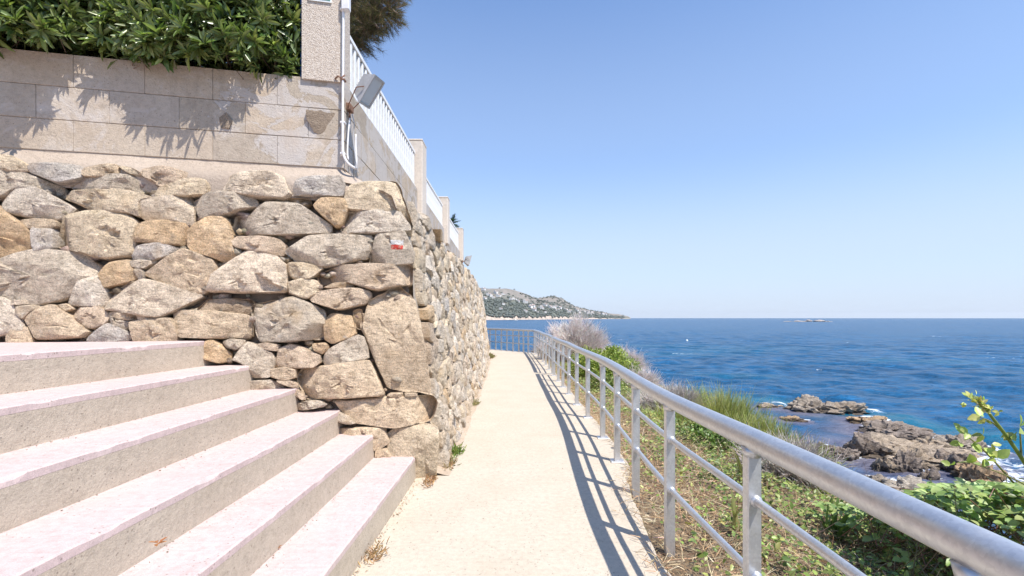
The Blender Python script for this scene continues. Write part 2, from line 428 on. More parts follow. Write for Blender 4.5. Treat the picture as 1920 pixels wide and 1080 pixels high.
def mat_sea():
    t = NT('sea water'); v = t.coord('World'); a = t.new('ShaderNodeAttribute', attribute_name='col')
    sp = t.new('ShaderNodeSeparateColor'); t.link(a.outputs['Color'], sp.inputs[0])
    shallow, foam, turq = sp.outputs[0], sp.outputs[1], sp.outputs[2]
    dn = t.noise(t.coord('World', scale=(.35, 1, 1), rot=(0, 0, .3)), .085, 6, .7, .4)
    c = t.ramp(dn, [(.33, (.009, .067, .152)), (.52, (.010, .075, .166)), (.7, (.012, .084, .182))])
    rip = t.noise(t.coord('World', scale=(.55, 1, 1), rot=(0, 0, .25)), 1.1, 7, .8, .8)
    c = t.mix(1.0, c, t.ramp(rip, [(.30, .42), (.47, .88), (.60, 1.3), (.72, 2.1)]), 'MULTIPLY')  # lit and shaded ripple faces are painted into the water colour
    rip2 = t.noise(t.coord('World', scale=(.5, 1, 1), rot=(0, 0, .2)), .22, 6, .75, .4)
    c = t.mix(1.0, c, t.ramp(rip2, [(.34, .80), (.48, .98), (.62, 1.22)]), 'MULTIPLY')  # broader ripple shading, also put into the colour
    c = t.mix(turq, c, (.010, .125, .185))
    bed = t.ramp(t.noise(v, .8, 6, .7, .5), [(.35, (.07, .075, .12)), (.6, (.17, .16, .20)), (.72, (.26, .22, .20))])
    c = t.mix(shallow, c, bed)
    fo = t.noise(v, 1.7, 8, .78, .8)
    ff = t.math('MULTIPLY', t.ramp(t.math('ADD', fo, t.math('MULTIPLY', foam, .42)), [(.66, 0), (.80, 1)]), t.math('GREATER_THAN', foam, .02))
    c = t.mix(ff, c, (.82, .86, .88))
    n = t.bump(t.noise(t.coord('World', scale=(.45, 1, 1), rot=(0, 0, .2)), .22, 6, .65, .3), .85, 1.3)
    n = t.bump(t.noise(t.coord('World', scale=(.5, 1, 1), rot=(0, 0, .35)), 1.1, 5, .7, .3), .7, .25, n)
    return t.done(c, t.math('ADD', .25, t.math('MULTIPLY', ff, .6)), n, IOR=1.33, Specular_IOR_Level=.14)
M['sea'] = mat_sea()
def mat_hill():
    t = NT('scrub hillside'); v = t.coord('World'); a = t.attr()
    c = t.mix(1.0, a, t.ramp(t.noise(v, .018, 8, .7, .5), [(.3, .78), (.5, 1.0), (.7, 1.2)]), 'MULTIPLY')
    c = t.mix(t.ramp(t.noise(v, .05, 6, .75), [(.45, 0), (.6, .55)]), c, (.13, .145, .12))
    return t.done(c, .95, t.bump(t.noise(v, .06, 5, .7), .6, 6), Specular_IOR_Level=.1)
M['hill'] = mat_hill()

# ------------------------------------------------------------------ terrain, path, sea
# base line of the side of the stone wall (X, Y)
WB = smooth_path([(-.61, 3.92), (-.615, 6), (-.625, 8), (-.64, 10.4), (-.70, 13), (-.78, 15.6), (-.90, 17.8), (-1.25, 19.1), (-2.1, 20.3), (-3.6, 21.2), (-5.5, 21.8)], 10)
seg = np.linalg.norm(np.diff(WB, axis=0), axis=1); WS = np.concatenate([[0], np.cumsum(seg)])
def wall_base(s):
    s = np.asarray(s, float); x = np.interp(s, WS, WB[:, 0]); y = np.interp(s, WS, WB[:, 1])
    e = .25; x2 = np.interp(s+e, WS, WB[:, 0]); y2 = np.interp(s+e, WS, WB[:, 1]); x1 = np.interp(s-e, WS, WB[:, 0]); y1 = np.interp(s-e, WS, WB[:, 1])
    tx, ty = x2-x1, y2-y1; l = np.hypot(tx, ty)+1e-9
    return x, y, ty/l, -tx/l            # position and outward normal
def wallx(Y): return np.interp(Y, WB[:55, 1], WB[:55, 0])
CA = np.array([.83, 17.7]); CB = np.array([-.88, 19.8]); FD = (CB-CA)/np.linalg.norm(CB-CA); FN = np.array([-FD[1], FD[0]])
if FN[1] < 0: FN = -FN
def outward(X, Y):
    s1 = X-1.0; s2 = (X-CA[0])*FN[0]+(Y-CA[1])*FN[1]-.12
    return np.maximum(s1, s2)
def ground_z(X, Y):
    s = outward(X, Y)
    z = -.05-.13*np.clip(s, 0, 2.4)-np.clip(s-2.4, 0, 3.2)*1.5-np.clip(s-5.6, 0, 99)*.22
    z = z+(fbm(X*1.3, Y*1.3, 3)-.5)*.22*np.clip(s/.6, 0, 1)+(fbm(X*.7, Y*.7, 9)-.5)*1.1*np.clip((s-2.6)/2, 0, 1)
    s2 = (X-CA[0])*FN[0]+(Y-CA[1])*FN[1]
    z = z-np.clip(s2-.25, 0, 1.2)*2.2
    return z
gx = np.concatenate([np.arange(-30, -2, 2.0), np.arange(-2, 7, .09), np.arange(7, 16, .4)])
gy = np.concatenate([np.arange(-12, -1, .8), np.arange(-1, 22, .10), np.arange(22, 34, .5)])
GX, GY = np.meshgrid(gx, gy, indexing='ij')
GZ = ground_z(GX, GY)
o = build('ground', np.stack([GX, GY, GZ], -1).reshape(-1, 3), grid_faces(len(gx), len(gy)), M['soil'], smooth=True, center=False)
tag(o, kind='structure')

ys = np.concatenate([np.arange(-3, 17.4, .05), [17.45]])
def path_right(y):
    y = np.asarray(y, float)
    base = np.interp(y, [-3, 1.5, 2.6, 3.3, 3.9, 4.2, 5, 17.5], [.84, .82, .82, .86, .93, 1.03, 1.06, 1.0])
    return base+(fbm(y*2.5, y*0+3, 5)-.5)*.12*np.interp(y, [0, 3.8, 5], [1, 1, .25])
def path_left(y): return np.where(np.asarray(y) > 3.9, wallx(y)-.05, -.85)
NC = 14
u = np.linspace(0, 1, NC)
L_ = path_left(ys); R_ = path_right(ys)
PX = L_[:, None]*(1-u)+R_[:, None]*u
PY = np.repeat(ys[:, None], NC, 1); PZ = np.zeros_like(PX)+(fbm(PX*1.2, PY*1.2, 2)-.5)*.006
V = np.stack([PX, PY, PZ], -1).reshape(-1, 3); Fp = grid_faces(len(ys), NC)[:, ::-1]
n0 = len(V); edge = V.reshape(len(ys), NC, 3)[:, -1].copy(); lo = edge.copy(); lo[:, 2] = -.14; lo[:, 0] += .01
V = np.concatenate([V, edge, lo]); k = np.arange(len(ys)-1)
Fs = np.stack([n0+k, n0+len(ys)+k, n0+len(ys)+k+1, n0+k+1], 1)
# turning end of the path
last = V[:n0].reshape(len(ys), NC, 3)[-1]
endP = np.array([CA+FD*q*3.4 for q in u[::-1]]); endP = endP+FN*.10
wl_ = np.array([[last[i][0]*(1-w)+endP[i][0]*w, last[i][1]*(1-w)+endP[i][1]*w, 0] for w in np.linspace(0, 1, 6) for i in range(NC)])
n1 = len(V); V = np.concatenate([V, wl_]); Fe = grid_faces(6, NC)[:, ::-1]+n1
V[:, 2] = np.where(np.arange(len(V)) >= n1, .001, V[:, 2])
o = build('path', V, [Fp, Fs, Fe], M['path'], smooth=False, center=False); tag(o, kind='structure')

# sea: a disc graded in distance around the viewpoint
rocks_c = []      # filled below (x, y, radius)
def rock_spec():
    # px centre, base py, px width, px height, colour key, seed
    return [
     (1517, 768, 62, 30, 'g', 1, 'low grey rock with foam on top, farthest left of the far rock row'),
     (1580, 770, 78, 27, 'g', 2, 'long grey rock beside breaking foam in the far rock row'),
     (1538, 771, 30, 10, 't', 3, 'small tan rock in front of the gap in the far rock row'),
     (1626, 792, 52, 20, 'o', 4, 'low orange brown rock between the far row and the big hump'),
     (1676, 812, 92, 34, 'd', 5, 'big rounded dark grey rock hump at the seaward side of the platform'),
     (1620, 851, 56, 46, 'd', 6, 'upright dark rock at the left end of the platform'),
     (1705, 856, 150, 40, 't', 7, 'broad tan rock platform in the middle of the shore rocks'),
     (1697, 880, 40, 46, 'd', 8, 'tall dark knobbly rock standing in front of the platform'),
     (1660, 880, 42, 34, 't', 9, 'small split brown rock left of the tall dark knob'),
     (1722, 872, 34, 36, 't', 10, 'narrow brown rock right of the tall dark knob'),
     (1790, 880, 50, 46, 'd', 11, 'dark pointed rock standing alone in foaming water'),
     (1836, 899, 58, 48, 'o', 12, 'orange banded rock block at the right end of the shore rocks'),
     (1800, 838, 84, 34, 'g', 13, 'wide grey rock behind the dark pointed rock'),
     (1580, 856, 46, 30, 'd', 14, 'dark low rock in the shallow water left of the platform'),
     (1700, 925, 80, 40, 'p', 15, 'pale smooth rock slab nearest the railing'),
     (1742, 898, 26, 30, 'd', 16, 'small dark upright rock right of the pale slab'),
     (1446, 763, 40, 10, 't', 17, 'flat brown reef just breaking the water at the far left'),
     (1487, 787, 36, 11, 'o', 18, 'smooth tan rock lying alone in the shallow water'),
     (1790, 918, 34, 14, 'o', 19, 'small orange rock low in the water above the bramble'),
     (1745, 842, 60, 28, 't', 20, 'knobbly brown rock right of the big hump'),
     (1640, 905, 60, 26, 'g', 21, 'grey stones at the foot of the slope behind the handrail'),
     (1545, 838, 34, 12, 't', 22, 'small brown stone awash beside the broom bushes'),
    ]
RK = []
for (px, py, w, h, ck, sd, lab) in rock_spec():
    Y = (EYE-SEA)*F0/(py-HZ); X = (px-960)/F0*Y; RK.append((X, Y, w/F0*Y, h/F0*Y, ck, sd, lab))
th = np.concatenate([np.linspace(-150, -62, 40), np.linspace(-60, 66, 760), np.linspace(68, 150, 40)])
rr = [4.0]
while rr[-1] < 15000: rr.append(rr[-1]*1.0085 if 14 < rr[-1] < 600 else rr[-1]*1.03)
rr = np.array(rr)
TH, RR = np.meshgrid(np.radians(th), rr, indexing='ij')
SX = RR*np.sin(TH); SY = RR*np.cos(TH)
cell = RR*.0085
SZ = np.zeros_like(SX); dx_ = 0
wr = np.random.default_rng(3)
for lam in np.geomspace(.45, 9, 32):
    for _ in range(2):
        a = wr.normal(-.35, .85); kx = math.cos(a+math.pi/2); ky = math.sin(a+math.pi/2); ph = wr.uniform(0, 6.28)
        amp = .0085*lam**.72*wr.uniform(.5, 1.2)
        fil = np.clip((lam/cell-2.5)/2.0, 0, 1)
        if lam < 2: fil = fil*(RR < 90)
        arg = 2*math.pi/lam*(kx*SX+ky*SY)+ph+1.2*vnoise(SX/lam/3, SY/lam/3, 5)
        SZ += amp*fil*(np.sin(arg)+.25*np.sin(2*arg+.4))
shal = np.zeros_like(SX); foam = np.zeros_like(SX); near = RR < 90
for (X, Y, w, h, ck, sd, lab) in RK:
    d = np.hypot((SX-X)/(w*.5), (SY-Y)/(w*.42))
    shal = np.maximum(shal, np.clip(1.9-d*.55, 0, 1)*(SX < X+w*.8))
    foam = np.maximum(foam, np.exp(-((d-1.2)/.25)**2)*.28)
    sea_side = np.clip((SX-X)/w+(SY-Y)/w*.9, -1, 2)
    foam = np.maximum(foam, np.exp(-((d-1.4)/.4)**2)*np.clip(sea_side*1.2, 0, 1)*.85)
gz_s = ground_z(SX, SY)
shal = np.maximum(shal, np.clip((gz_s-(SEA-4.6))/1.6, 0, 1)*near*(SX < 22))
sw_ = np.interp(SX, [12, 20, 24, 28, 33], [40, 36, 31, 24, 15])
shal *= np.clip((sw_+2.0-SY)/2.5+.3*(vnoise(SX*.5, SY*.5, 4)-.5), 0, 1)
foam += np.exp(-((SX-26.5)/5.0)**2-((SY-18.0)/4.0)**2)*.62*near+np.exp(-((SX-24.5)/4.0)**2-((SY-21.0)/2.5)**2)*.35
caps = (vnoise(SX*.12+40, SY*.35, 31) > .94)&(vnoise(SX*.6, SY*1.6, 12) > .62)&(RR > 45)
foam += caps*.45
turq = np.clip((fbm(SX*.03+3, SY*.045, 21)-.52)*4, 0, .5)*np.clip((150-RR)/90, 0, 1)*np.clip((RR-14)/20, 0, 1)
turq = np.maximum(turq, np.clip(1-abs(SY-sw_-3)/7, 0, .7)*near)
SZ *= 1-.75*shal
zz = np.where(RR > 3000, 0, SZ)+SEA
colS = np.stack([shal, np.clip(foam, 0, 1), turq], -1).reshape(-1, 3)
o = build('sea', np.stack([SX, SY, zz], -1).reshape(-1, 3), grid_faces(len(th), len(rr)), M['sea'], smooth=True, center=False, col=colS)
tag(o, kind='structure')

# ------------------------------------------------------------------ far headland, houses, island, buoy, boat
hp = [(840, 1300, 534), (880, 1450, 537), (900, 1500, 539), (930, 1560, 541), (950, 1600, 541), (965, 1650, 543), (985, 1750, 550), (1005, 1850, 558), (1022, 1950, 557), (1040, 2050, 555), (1055, 2150, 560), (1070, 2250, 570), (1085, 2380, 576), (1110, 2600, 582), (1140, 2900, 587), (1160, 3150, 589), (1178, 3400, 593), (1183, 3500, 597)]
hp = np.array(hp, float); NP = 150; NI = 36
pxs = np.linspace(hp[0, 0], hp[-1, 0], NP); yb = np.interp(pxs, hp[:, 0], hp[:, 1]); tp = np.interp(pxs, hp[:, 0], hp[:, 2])
HV = []; HC = []
def hill_pt(i, w):
    dpt = 620*np.interp(pxs[i], [840, 1100, 1183], [1, .8, .1]); Y = yb[i]+dpt*w
    X = (pxs[i]-960)/F0*(yb[i])+(w*dpt)*((pxs[i]-960)/F0)
    zr = EYE+(HZ-tp[i])/F0*(yb[i]+dpt)-SEA
    prof = w**.8 if w <= 1 else max(0, 1-(w-1)*1.3)
    z = SEA+zr*prof
    nz = (float(fbm(X/90, Y/90, 4))-.5)*26*min(1, w*2)*(1 if w < .85 else .3)*min(1, zr/60)
    return X, Y, z+nz+ (1.5 if 0 < w < .08 else 0), w
ws = np.linspace(0, 1.6, NI)
for i in range(NP):
    for w in ws:
        X, Y, z, w_ = hill_pt(i, w)
        if w == 0: z = SEA-3
        HV.append((X, Y, z))
        wood = np.array((.15, .155, .125)); dry = np.array((.27, .235, .205)); beach = np.array((.55, .44, .36))
        f = np.clip((w-.42)/.3+(float(fbm(X/140, Y/140, 8))-.5)*1.6, 0, 1)
        c = wood*(1-f)+dry*f
        if w < .09: c = beach
        HC.append(c)
o = build('headland', np.array(HV), grid_faces(NP, NI), M['hill'], smooth=True, center=False, col=np.array(HC)); tag(o, kind='structure')
# woods on the headland: many small crowns, one mass
import bmesh
bm = bmesh.new(); bmesh.ops.create_icosphere(bm, subdivisions=1, radius=1); icoV = np.array([v.co[:] for v in bm.verts]); icoF = np.array([[v.index for v in f.verts] for f in bm.faces]); bm.free()
def blobs(C, Rd, col, sq=.8, jit=.25):
    n = len(C); V = C[:, None]+icoV[None]*Rd[:, None, None]*np.array([1, 1, sq])*(1+rng.normal(0, jit, (n, len(icoV), 1)))
    F = icoF[None]+(np.arange(n)*len(icoV))[:, None, None]
    return V.reshape(-1, 3), F.reshape(-1, 3), np.repeat(col[:, None], len(icoV), 1).reshape(-1, 3)
tc = []; tr_ = []; tcol = []
for _ in range(2600):
    i = rng.integers(8, NP-6); w = rng.uniform(.06, 1.0)**1.3
    X, Y, z, _w = hill_pt(i, w)
    if w > .5 and fbm(X/100, Y/100, 15) < .5: continue
    tc.append((X, Y, z+2)); tr_.append(rng.uniform(3, 7)*(1 if w < .5 else .7)); tcol.append(np.array((.125, .14, .115))*rng.uniform(.85, 1.25))
v, f, c = blobs(np.array(tc), np.array(tr_), np.array(tcol))
tag(build('hillside_trees', v, [f], M['leaf'], col=c), 'dark green trees and scrub covering the lower slope of the far headland', 'trees', kind='stuff')
# houses
def house_mesh():
    A = box_vf(-6, 6, -5, 5, 0, 6); B = box_vf(-6, 1, -5.6, 5.2, 6, 8.4)
    me1 = merge([A, B]); 
    rf = (np.array([(-6.4, -5.5, 6.01), (6.4, -5.5, 6.01), (6.4, 5.5, 6.01), (-6.4, 5.5, 6.01), (-6.4, 0, 8.2), (6.4, 0, 8.2)]) , [(0, 1, 5, 4), (2, 3, 4, 5), (0, 4, 3), (1, 2, 5), (0, 3, 2, 1)])
    win = merge([box_vf(x, x+1.6, -5.06, -4.9, z, z+1.8) for x in (-4.5, -1, 2.6) for z in (.8, 3.6)])
    return me1, rf, win
M['window'] = plain('dark window', (.05, .06, .08), .3)
(hw, hr, hwin) = house_mesh()
house_tmpl = None
hspots = [(915, .62), (904, .80), (925, .52), (933, .55), (938, .60), (919, .56), (945, .30), (962, .45), (968, .48), (955, .44), (972, .42), (987, .42), (992, .30), (998, .34), (1003, .30), (1008, .32), (1012, .36), (1016, .28), (1000, .22), (1006, .18), (1020, .40), (1030, .33), (1033, .30), (1037, .28), (1043, .36), (1046, .26), (1052, .30), (1056, .33), (1062, .32), (1040, .22), (1072, .45), (1082, .50), (1087, .38), (1097, .45), (1101, .34), (1105, .30), (1108, .50), (1112, .42), (1099, .28), (1103, .55), (1130, .5), (1136, .45), (1143, .4), (937, .16), (985, .15), (1066, .25), (1022, .16), (943, .63), (910, .42), (930, .70)]
for (px, w) in hspots:
    i = int(np.argmin(abs(pxs-px-rng.uniform(-2, 2)))); X, Y, z, _ = hill_pt(i, w*1.0)
    if house_tmpl is None:
        r = empty('white_house', (0, 0, 0), '', '')
        build('wall', hw[0], hw[1], M['housewall'], r, center=False); build('roof', hr[0], hr[1], M['houseroof'], r, center=False)
        house_tmpl = r; h_o = r
    else:
        h_o = house_tmpl.copy(); COL.objects.link(h_o)
        for ch in list(house_tmpl.children):
            c_ = ch.copy(); COL.objects.link(c_); c_.parent = h_o
    s = rng.uniform(.7, 1.6)*(Y/1900)**.5
    h_o.location = (X, Y, z+.5); h_o.rotation_euler.z = rng.uniform(-.7, .5); h_o.scale = (s, s, s*rng.uniform(.8, 1.3))
    zone = 'near the beach at the foot of' if w < .2 else ('high up the left shoulder of' if (w > .49 and px < 945) else 'on the left part of' if px < 990 else 'in the dense middle cluster on' if px < 1025 else 'right of the dense cluster on' if px < 1070 else 'on the lower right part of' if px < 1120 else 'close to the low tip of')
    tag(h_o, 'tiny white house '+zone+' the far headland', 'house', 'white houses scattered over the far headland')

def fractal_rock(name, X, Y, zb, w, h, colr, seed, mat, sub=4, lab=None, cat='rock', grp=None, depth=.8):
    bm = bmesh.new(); bmesh.ops.create_icosphere(bm, subdivisions=sub, radius=1)
    off = Vector((seed*13.7, seed*7.1, seed*3.3)); V = []
    strat = Vector((.35, .2, 1)).normalized()
    for v in bm.verts:
        p = v.co.normalized()
        d = 1+.55*(mn.fractal(p*1.1+off, 1.0, 2.1, 3))+.30*(mn.ridged_multi_fractal(p*2.6+off, .7, 2.2, 6, 1.0, 2.0)-1.0)*.9
        cellv = mn.voronoi(p*1.7+off)[0]; d += .30*(cellv[1]-cellv[0])-.12
        q = p*d
        st = (q.dot(strat)+.15*mn.noise(q*2+off))*5.0; q = q+strat*(.05*(math.sin(st*2.2)))
        V.append((X+q.x*w*.5, Y+q.y*w*.5*depth, zb+max(q.z, -.6)*h*.8))
    F = [[v.index for v in f.verts] for f in bm.faces]; bm.free()
    V = np.array(V); cc = np.repeat(np.array([colr]), len(V), 0)
    o = build(name, V, F, mat, smooth=True, col=cc, sharp=48)
    if lab: tag(o, lab, cat, grp)
    return o
RC = {'g': (.52, .43, .34), 'd': (.40, .32, .26), 't': (.60, .47, .34), 'o': (.62, .43, .26), 'p': (.62, .53, .43)}
for (X, Y, w, h, ck, sd, lab) in RK:
    fractal_rock('shore_rock', X, Y, SEA-.12, w*1.14, h*.88, RC[ck], sd, M['rock'], 5 if w > .9 else 4, lab, 'rock')
for (px, w, h, lab) in [(1478, 16, 2.2, 'low dark islet rock at the left end of the reef near the horizon'), (1500, 22, 3.6, 'long low reef rock left of the pale peak near the horizon'), (1516, 12, 6.5, 'pale peaked islet rock in the middle of the reef near the horizon'), (1537, 20, 5.6, 'pale rounded islet rock right of the peak near the horizon'), (1553, 12, 2.4, 'tiny islet rock at the right end of the reef near the horizon')]:
    Y = 850.0; fractal_rock('islet_rock', (px-960)/F0*Y, Y, SEA, w/F0*Y*.95, h/F0*Y*.6, (.42, .36, .32), px % 17+3, M['rock'], 3, lab, 'rock')
p = W(1288, 638, (EYE-SEA)*F0/(640-HZ)); e = empty('buoy', (p[0], p[1], SEA), 'small white mooring buoy floating alone on the open water', 'buoy')
bmv, bmf = tube_vf([(p[0], p[1], SEA-.1+z) for z in (0, .12, .3, .5, .62)], [.12, .28, .33, .24, .08], 14)
build('float', bmv, bmf, M['buoy'], e, smooth=True, sharp=50)
v, f = tube_vf([(p[0], p[1], SEA+.5), (p[0], p[1], SEA+.85)], .05, 8); build('top_mark', v, f, M['lampgrey'], e)
p = W(967, 600, 1150.0)
e = empty('motorboat', (p[0], p[1], SEA), 'tiny white boat moored off the beach of the far headland', 'boat')
hv = []
for (x, w, z) in ((-5, 1.4, .9), (-2, 1.8, 1.0), (2, 1.6, 1.2), (5.5, .05, 1.7)):
    hv += [(p[0]+x, p[1]-w, SEA+z), (p[0]+x, p[1]+w, SEA+z), (p[0]+x*.9, p[1]+w*.3, SEA-.3), (p[0]+x*.9, p[1]-w*.3, SEA-.3)]
hf = []
for k in range(3):
    for a in range(4): hf.append((k*4+a, k*4+(a+1) % 4, k*4+4+(a+1) % 4, k*4+4+a))
hf += [(3, 2, 1, 0), (12, 13, 14, 15)]
build('hull', hv, hf, M['buoy'], e); v, f = box_vf(p[0]-2.2, p[0]+1.6, p[1]-1.1, p[1]+1.1, SEA+1.1, SEA+2.7, .25); build('cabin', v, f, M['buoy'], e)

v, f = box_vf(-16000, 16000, -16000, 16000, -22, 150)
hm = bpy.data.materials.new('haze'); hm.use_nodes = True; hm.node_tree.nodes.remove(hm.node_tree.nodes['Principled BSDF'])
pv = hm.node_tree.nodes.new('ShaderNodeVolumePrincipled'); pv.inputs['Color'].default_value = (.95, .97, 1, 1); pv.inputs['Density'].default_value = 2.5e-5; pv.inputs['Anisotropy'].default_value = .2
hm.node_tree.links.new(pv.outputs[0], hm.node_tree.nodes['Material Output'].inputs['Volume'])
hz = build('haze', v, f, hm, center=False); tag(hz, 'thin pale sea haze in the air out to the horizon', 'haze', kind='stuff')

# ------------------------------------------------------------------ staircase
NOS = [((-.772, 3.9), (-.814, 2.06)), ((-1.09, 3.9), (-1.12, 1.9)), ((-1.365, 3.8), (-1.40, 1.5)), ((-1.67, 3.75), (-1.73, 1.62)), ((-1.985, 3.65), (-2.045, 1.92)), ((-2.30, 3.56), (-2.39, 2.24))]
SZT = [H*1.3 for H in (.1465, .291, .435, .579, .723, .868)]
def nos_x(k, y):
    (xa, ya), (xb, yb_) = NOS[k]; m = (xa-xb)/(ya-yb_); bow = -.004*(y-2.9)**2*(1+.3*k)
    return xa+m*(y-ya)+bow+.009*(ya-2.9)**2*0
stair = empty('staircase', (-.9, 3.0, 0), 'broad concrete staircase with pink painted treads rising left beside the path', 'staircase')
ysn = np.arange(-1.6, 4.36, .04)
def front_y(X): return 4.047+.2117*X
for k in range(6):
    z0 = 0 if k == 0 else SZT[k-1]; z1 = SZT[k]
    xf = np.array([nos_x(k, y) for y in ysn])
    wob = (fbm(ysn*2+k*9, ysn*0+k, 7)-.5)*.005; xf = xf+wob
    xb = np.array([nos_x(k+1, y) for y in ysn])-.12 if k < 5 else np.full(len(ysn), -7.0)
    zt = z1-.030
    # riser body: profile loop front-bottom, front-top, back-top, back-bottom
    P = []
    chip = np.clip((fbm(ysn*9+k*5, ysn*0, 17)-.62)*.08, 0, .012)
    for j, y in enumerate(ysn):
        P += [(xf[j]-.001, y, z0-.02), (xf[j]-.002, y, (z0+z1)/2), (xf[j]-.0007, y, zt), (xb[j], y, zt), (xb[j], y, z0-.02)]
    V = np.array(P); Fq = []
    for j in range(len(ysn)-1):
        for a in range(5): Fq.append((j*5+a, j*5+(a+1) % 5, (j+1)*5+(a+1) % 5, (j+1)*5+a))
    Fq += [tuple(range(5))[::-1], tuple((len(ysn)-1)*5+a for a in range(5))]
    build('riser', V, Fq, M['riser'], stair)
    P = []
    for j, y in enumerate(ysn):
        th_ = z1-.034+(float(vnoise(y*6, k*3.1, 8))-.5)*.004
        x = xf[j]
        P += [(x, y, th_), (x+.001-chip[j]*.3, y, z1-.006-chip[j]), (x-.007-chip[j], y, z1-.0005), (xb[j], y, z1), (xb[j], y, z1-.029)]
    V = np.array(P); Fq = []
    for j in range(len(ysn)-1):
        for a in range(5): Fq.append((j*5+a, j*5+(a+1) % 5, (j+1)*5+(a+1) % 5, (j+1)*5+a))
    Fq += [tuple(range(5))[::-1], tuple((len(ysn)-1)*5+a for a in range(5))]
    build('tread', V, Fq, M['pink'], stair)

n = 260; kk = rng.integers(0, 6, n); y = rng.uniform(.8, 3.75, n); xx = np.array([nos_x(k_, q) for k_, q in zip(kk, y)])
z = np.array([0]+SZT[:5])[kk]; P = np.stack([xx+abs(rng.normal(0, .022, n))+.003, y, z+.003], 1)
v, f, c = blobs(P, rng.uniform(.001, .0038, n), palette([(.42, .34, .26), (.5, .42, .34), (.36, .28, .2)], n), .7, .3)
tag(build('step_grit', v, [f], M['straw'], col=c), 'fine grit and dirt gathered at the foot of every riser', 'grit', kind='stuff')
n = 80; P = np.stack([rng.uniform(-.75, .85, n), 1.2+9*rng.uniform(0, 1, n)**1.6, np.full(n, .003)], 1)
v, f, c = blobs(P, rng.uniform(.0012, .004, n), palette([(.36, .3, .24), (.46, .4, .33), (.25, .2, .15)], n), .7, .3)
tag(build('path_grit', v, [f], M['straw'], col=c), 'small stones and grit scattered over the cream path', 'grit', kind='stuff')

# ------------------------------------------------------------------ stone wall
TH_ = math.hypot(1, .2117); FNn = np.array([.2117, -1, .06]); FNn /= np.linalg.norm(FNn)
def front_map(a, b, d):
    a = np.asarray(a, float); b = np.asarray(b, float); d = np.asarray(d, float)
    Y = 4.047+.2117*a+.06*b
    return np.stack([a+FNn[0]*d, Y+FNn[1]*d, b+FNn[2]*d], -1)
def px_front(px, py):
    u_ = (px-960)/F0; v_ = (HZ-py)/F0
    Y = (4.047+.06*EYE)/(1-.2117*u_-.06*v_); return u_*Y, EYE+v_*Y
def side_map(s, z, d):
    s = np.asarray(s, float); z = np.asarray(z, float); d = np.asarray(d, float)
    s = s+.075*z*np.clip(1-s/3, 0, 1)
    x, y, nx, ny = wall_base(s); o_ = -.123*z+d
    return np.stack([x+nx*o_, y+ny*o_, z], -1)
def resample(poly, n, smooth=1, ratio=.22):
    P = np.array(poly, float)
    for _ in range(smooth):
        Q = np.roll(P, -1, 0); P = np.stack([P*(1-ratio)+Q*ratio, P*ratio+Q*(1-ratio)], 1).reshape(-1, 2)
    Pc = np.vstack([P, P[:1]]); L = np.concatenate([[0], np.cumsum(np.linalg.norm(np.diff(Pc, axis=0), axis=1))])
    t_ = np.linspace(0, L[-1], n, endpoint=False)
    return np.stack([np.interp(t_, L, Pc[:, 0]), np.interp(t_, L, Pc[:, 1])], 1), L[-1]
def simplify(P, tol):
    P = [np.array(p_) for p_ in P]
    while len(P) > 5:
        best = None
        for i in range(len(P)):
            a, b, c_ = P[i-1], P[i], P[(i+1) % len(P)]; e = c_-a; l = np.linalg.norm(e)+1e-9
            d = abs(e[0]*(b-a)[1]-e[1]*(b-a)[0])/l
            if best is None or d < best[0]: best = (d, i)
        if best[0] > tol: break
        P.pop(best[1])
    return P
def area_c(P):
    x, y = P[:, 0], P[:, 1]; x2, y2 = np.roll(x, -1), np.roll(y, -1); cr = x*y2-x2*y; A = cr.sum()/2
    if abs(A) < 1e-9: return 1e-9, P.mean(0)
    return A, np.array([((x+x2)*cr).sum(), ((y+y2)*cr).sum()])/(6*A)
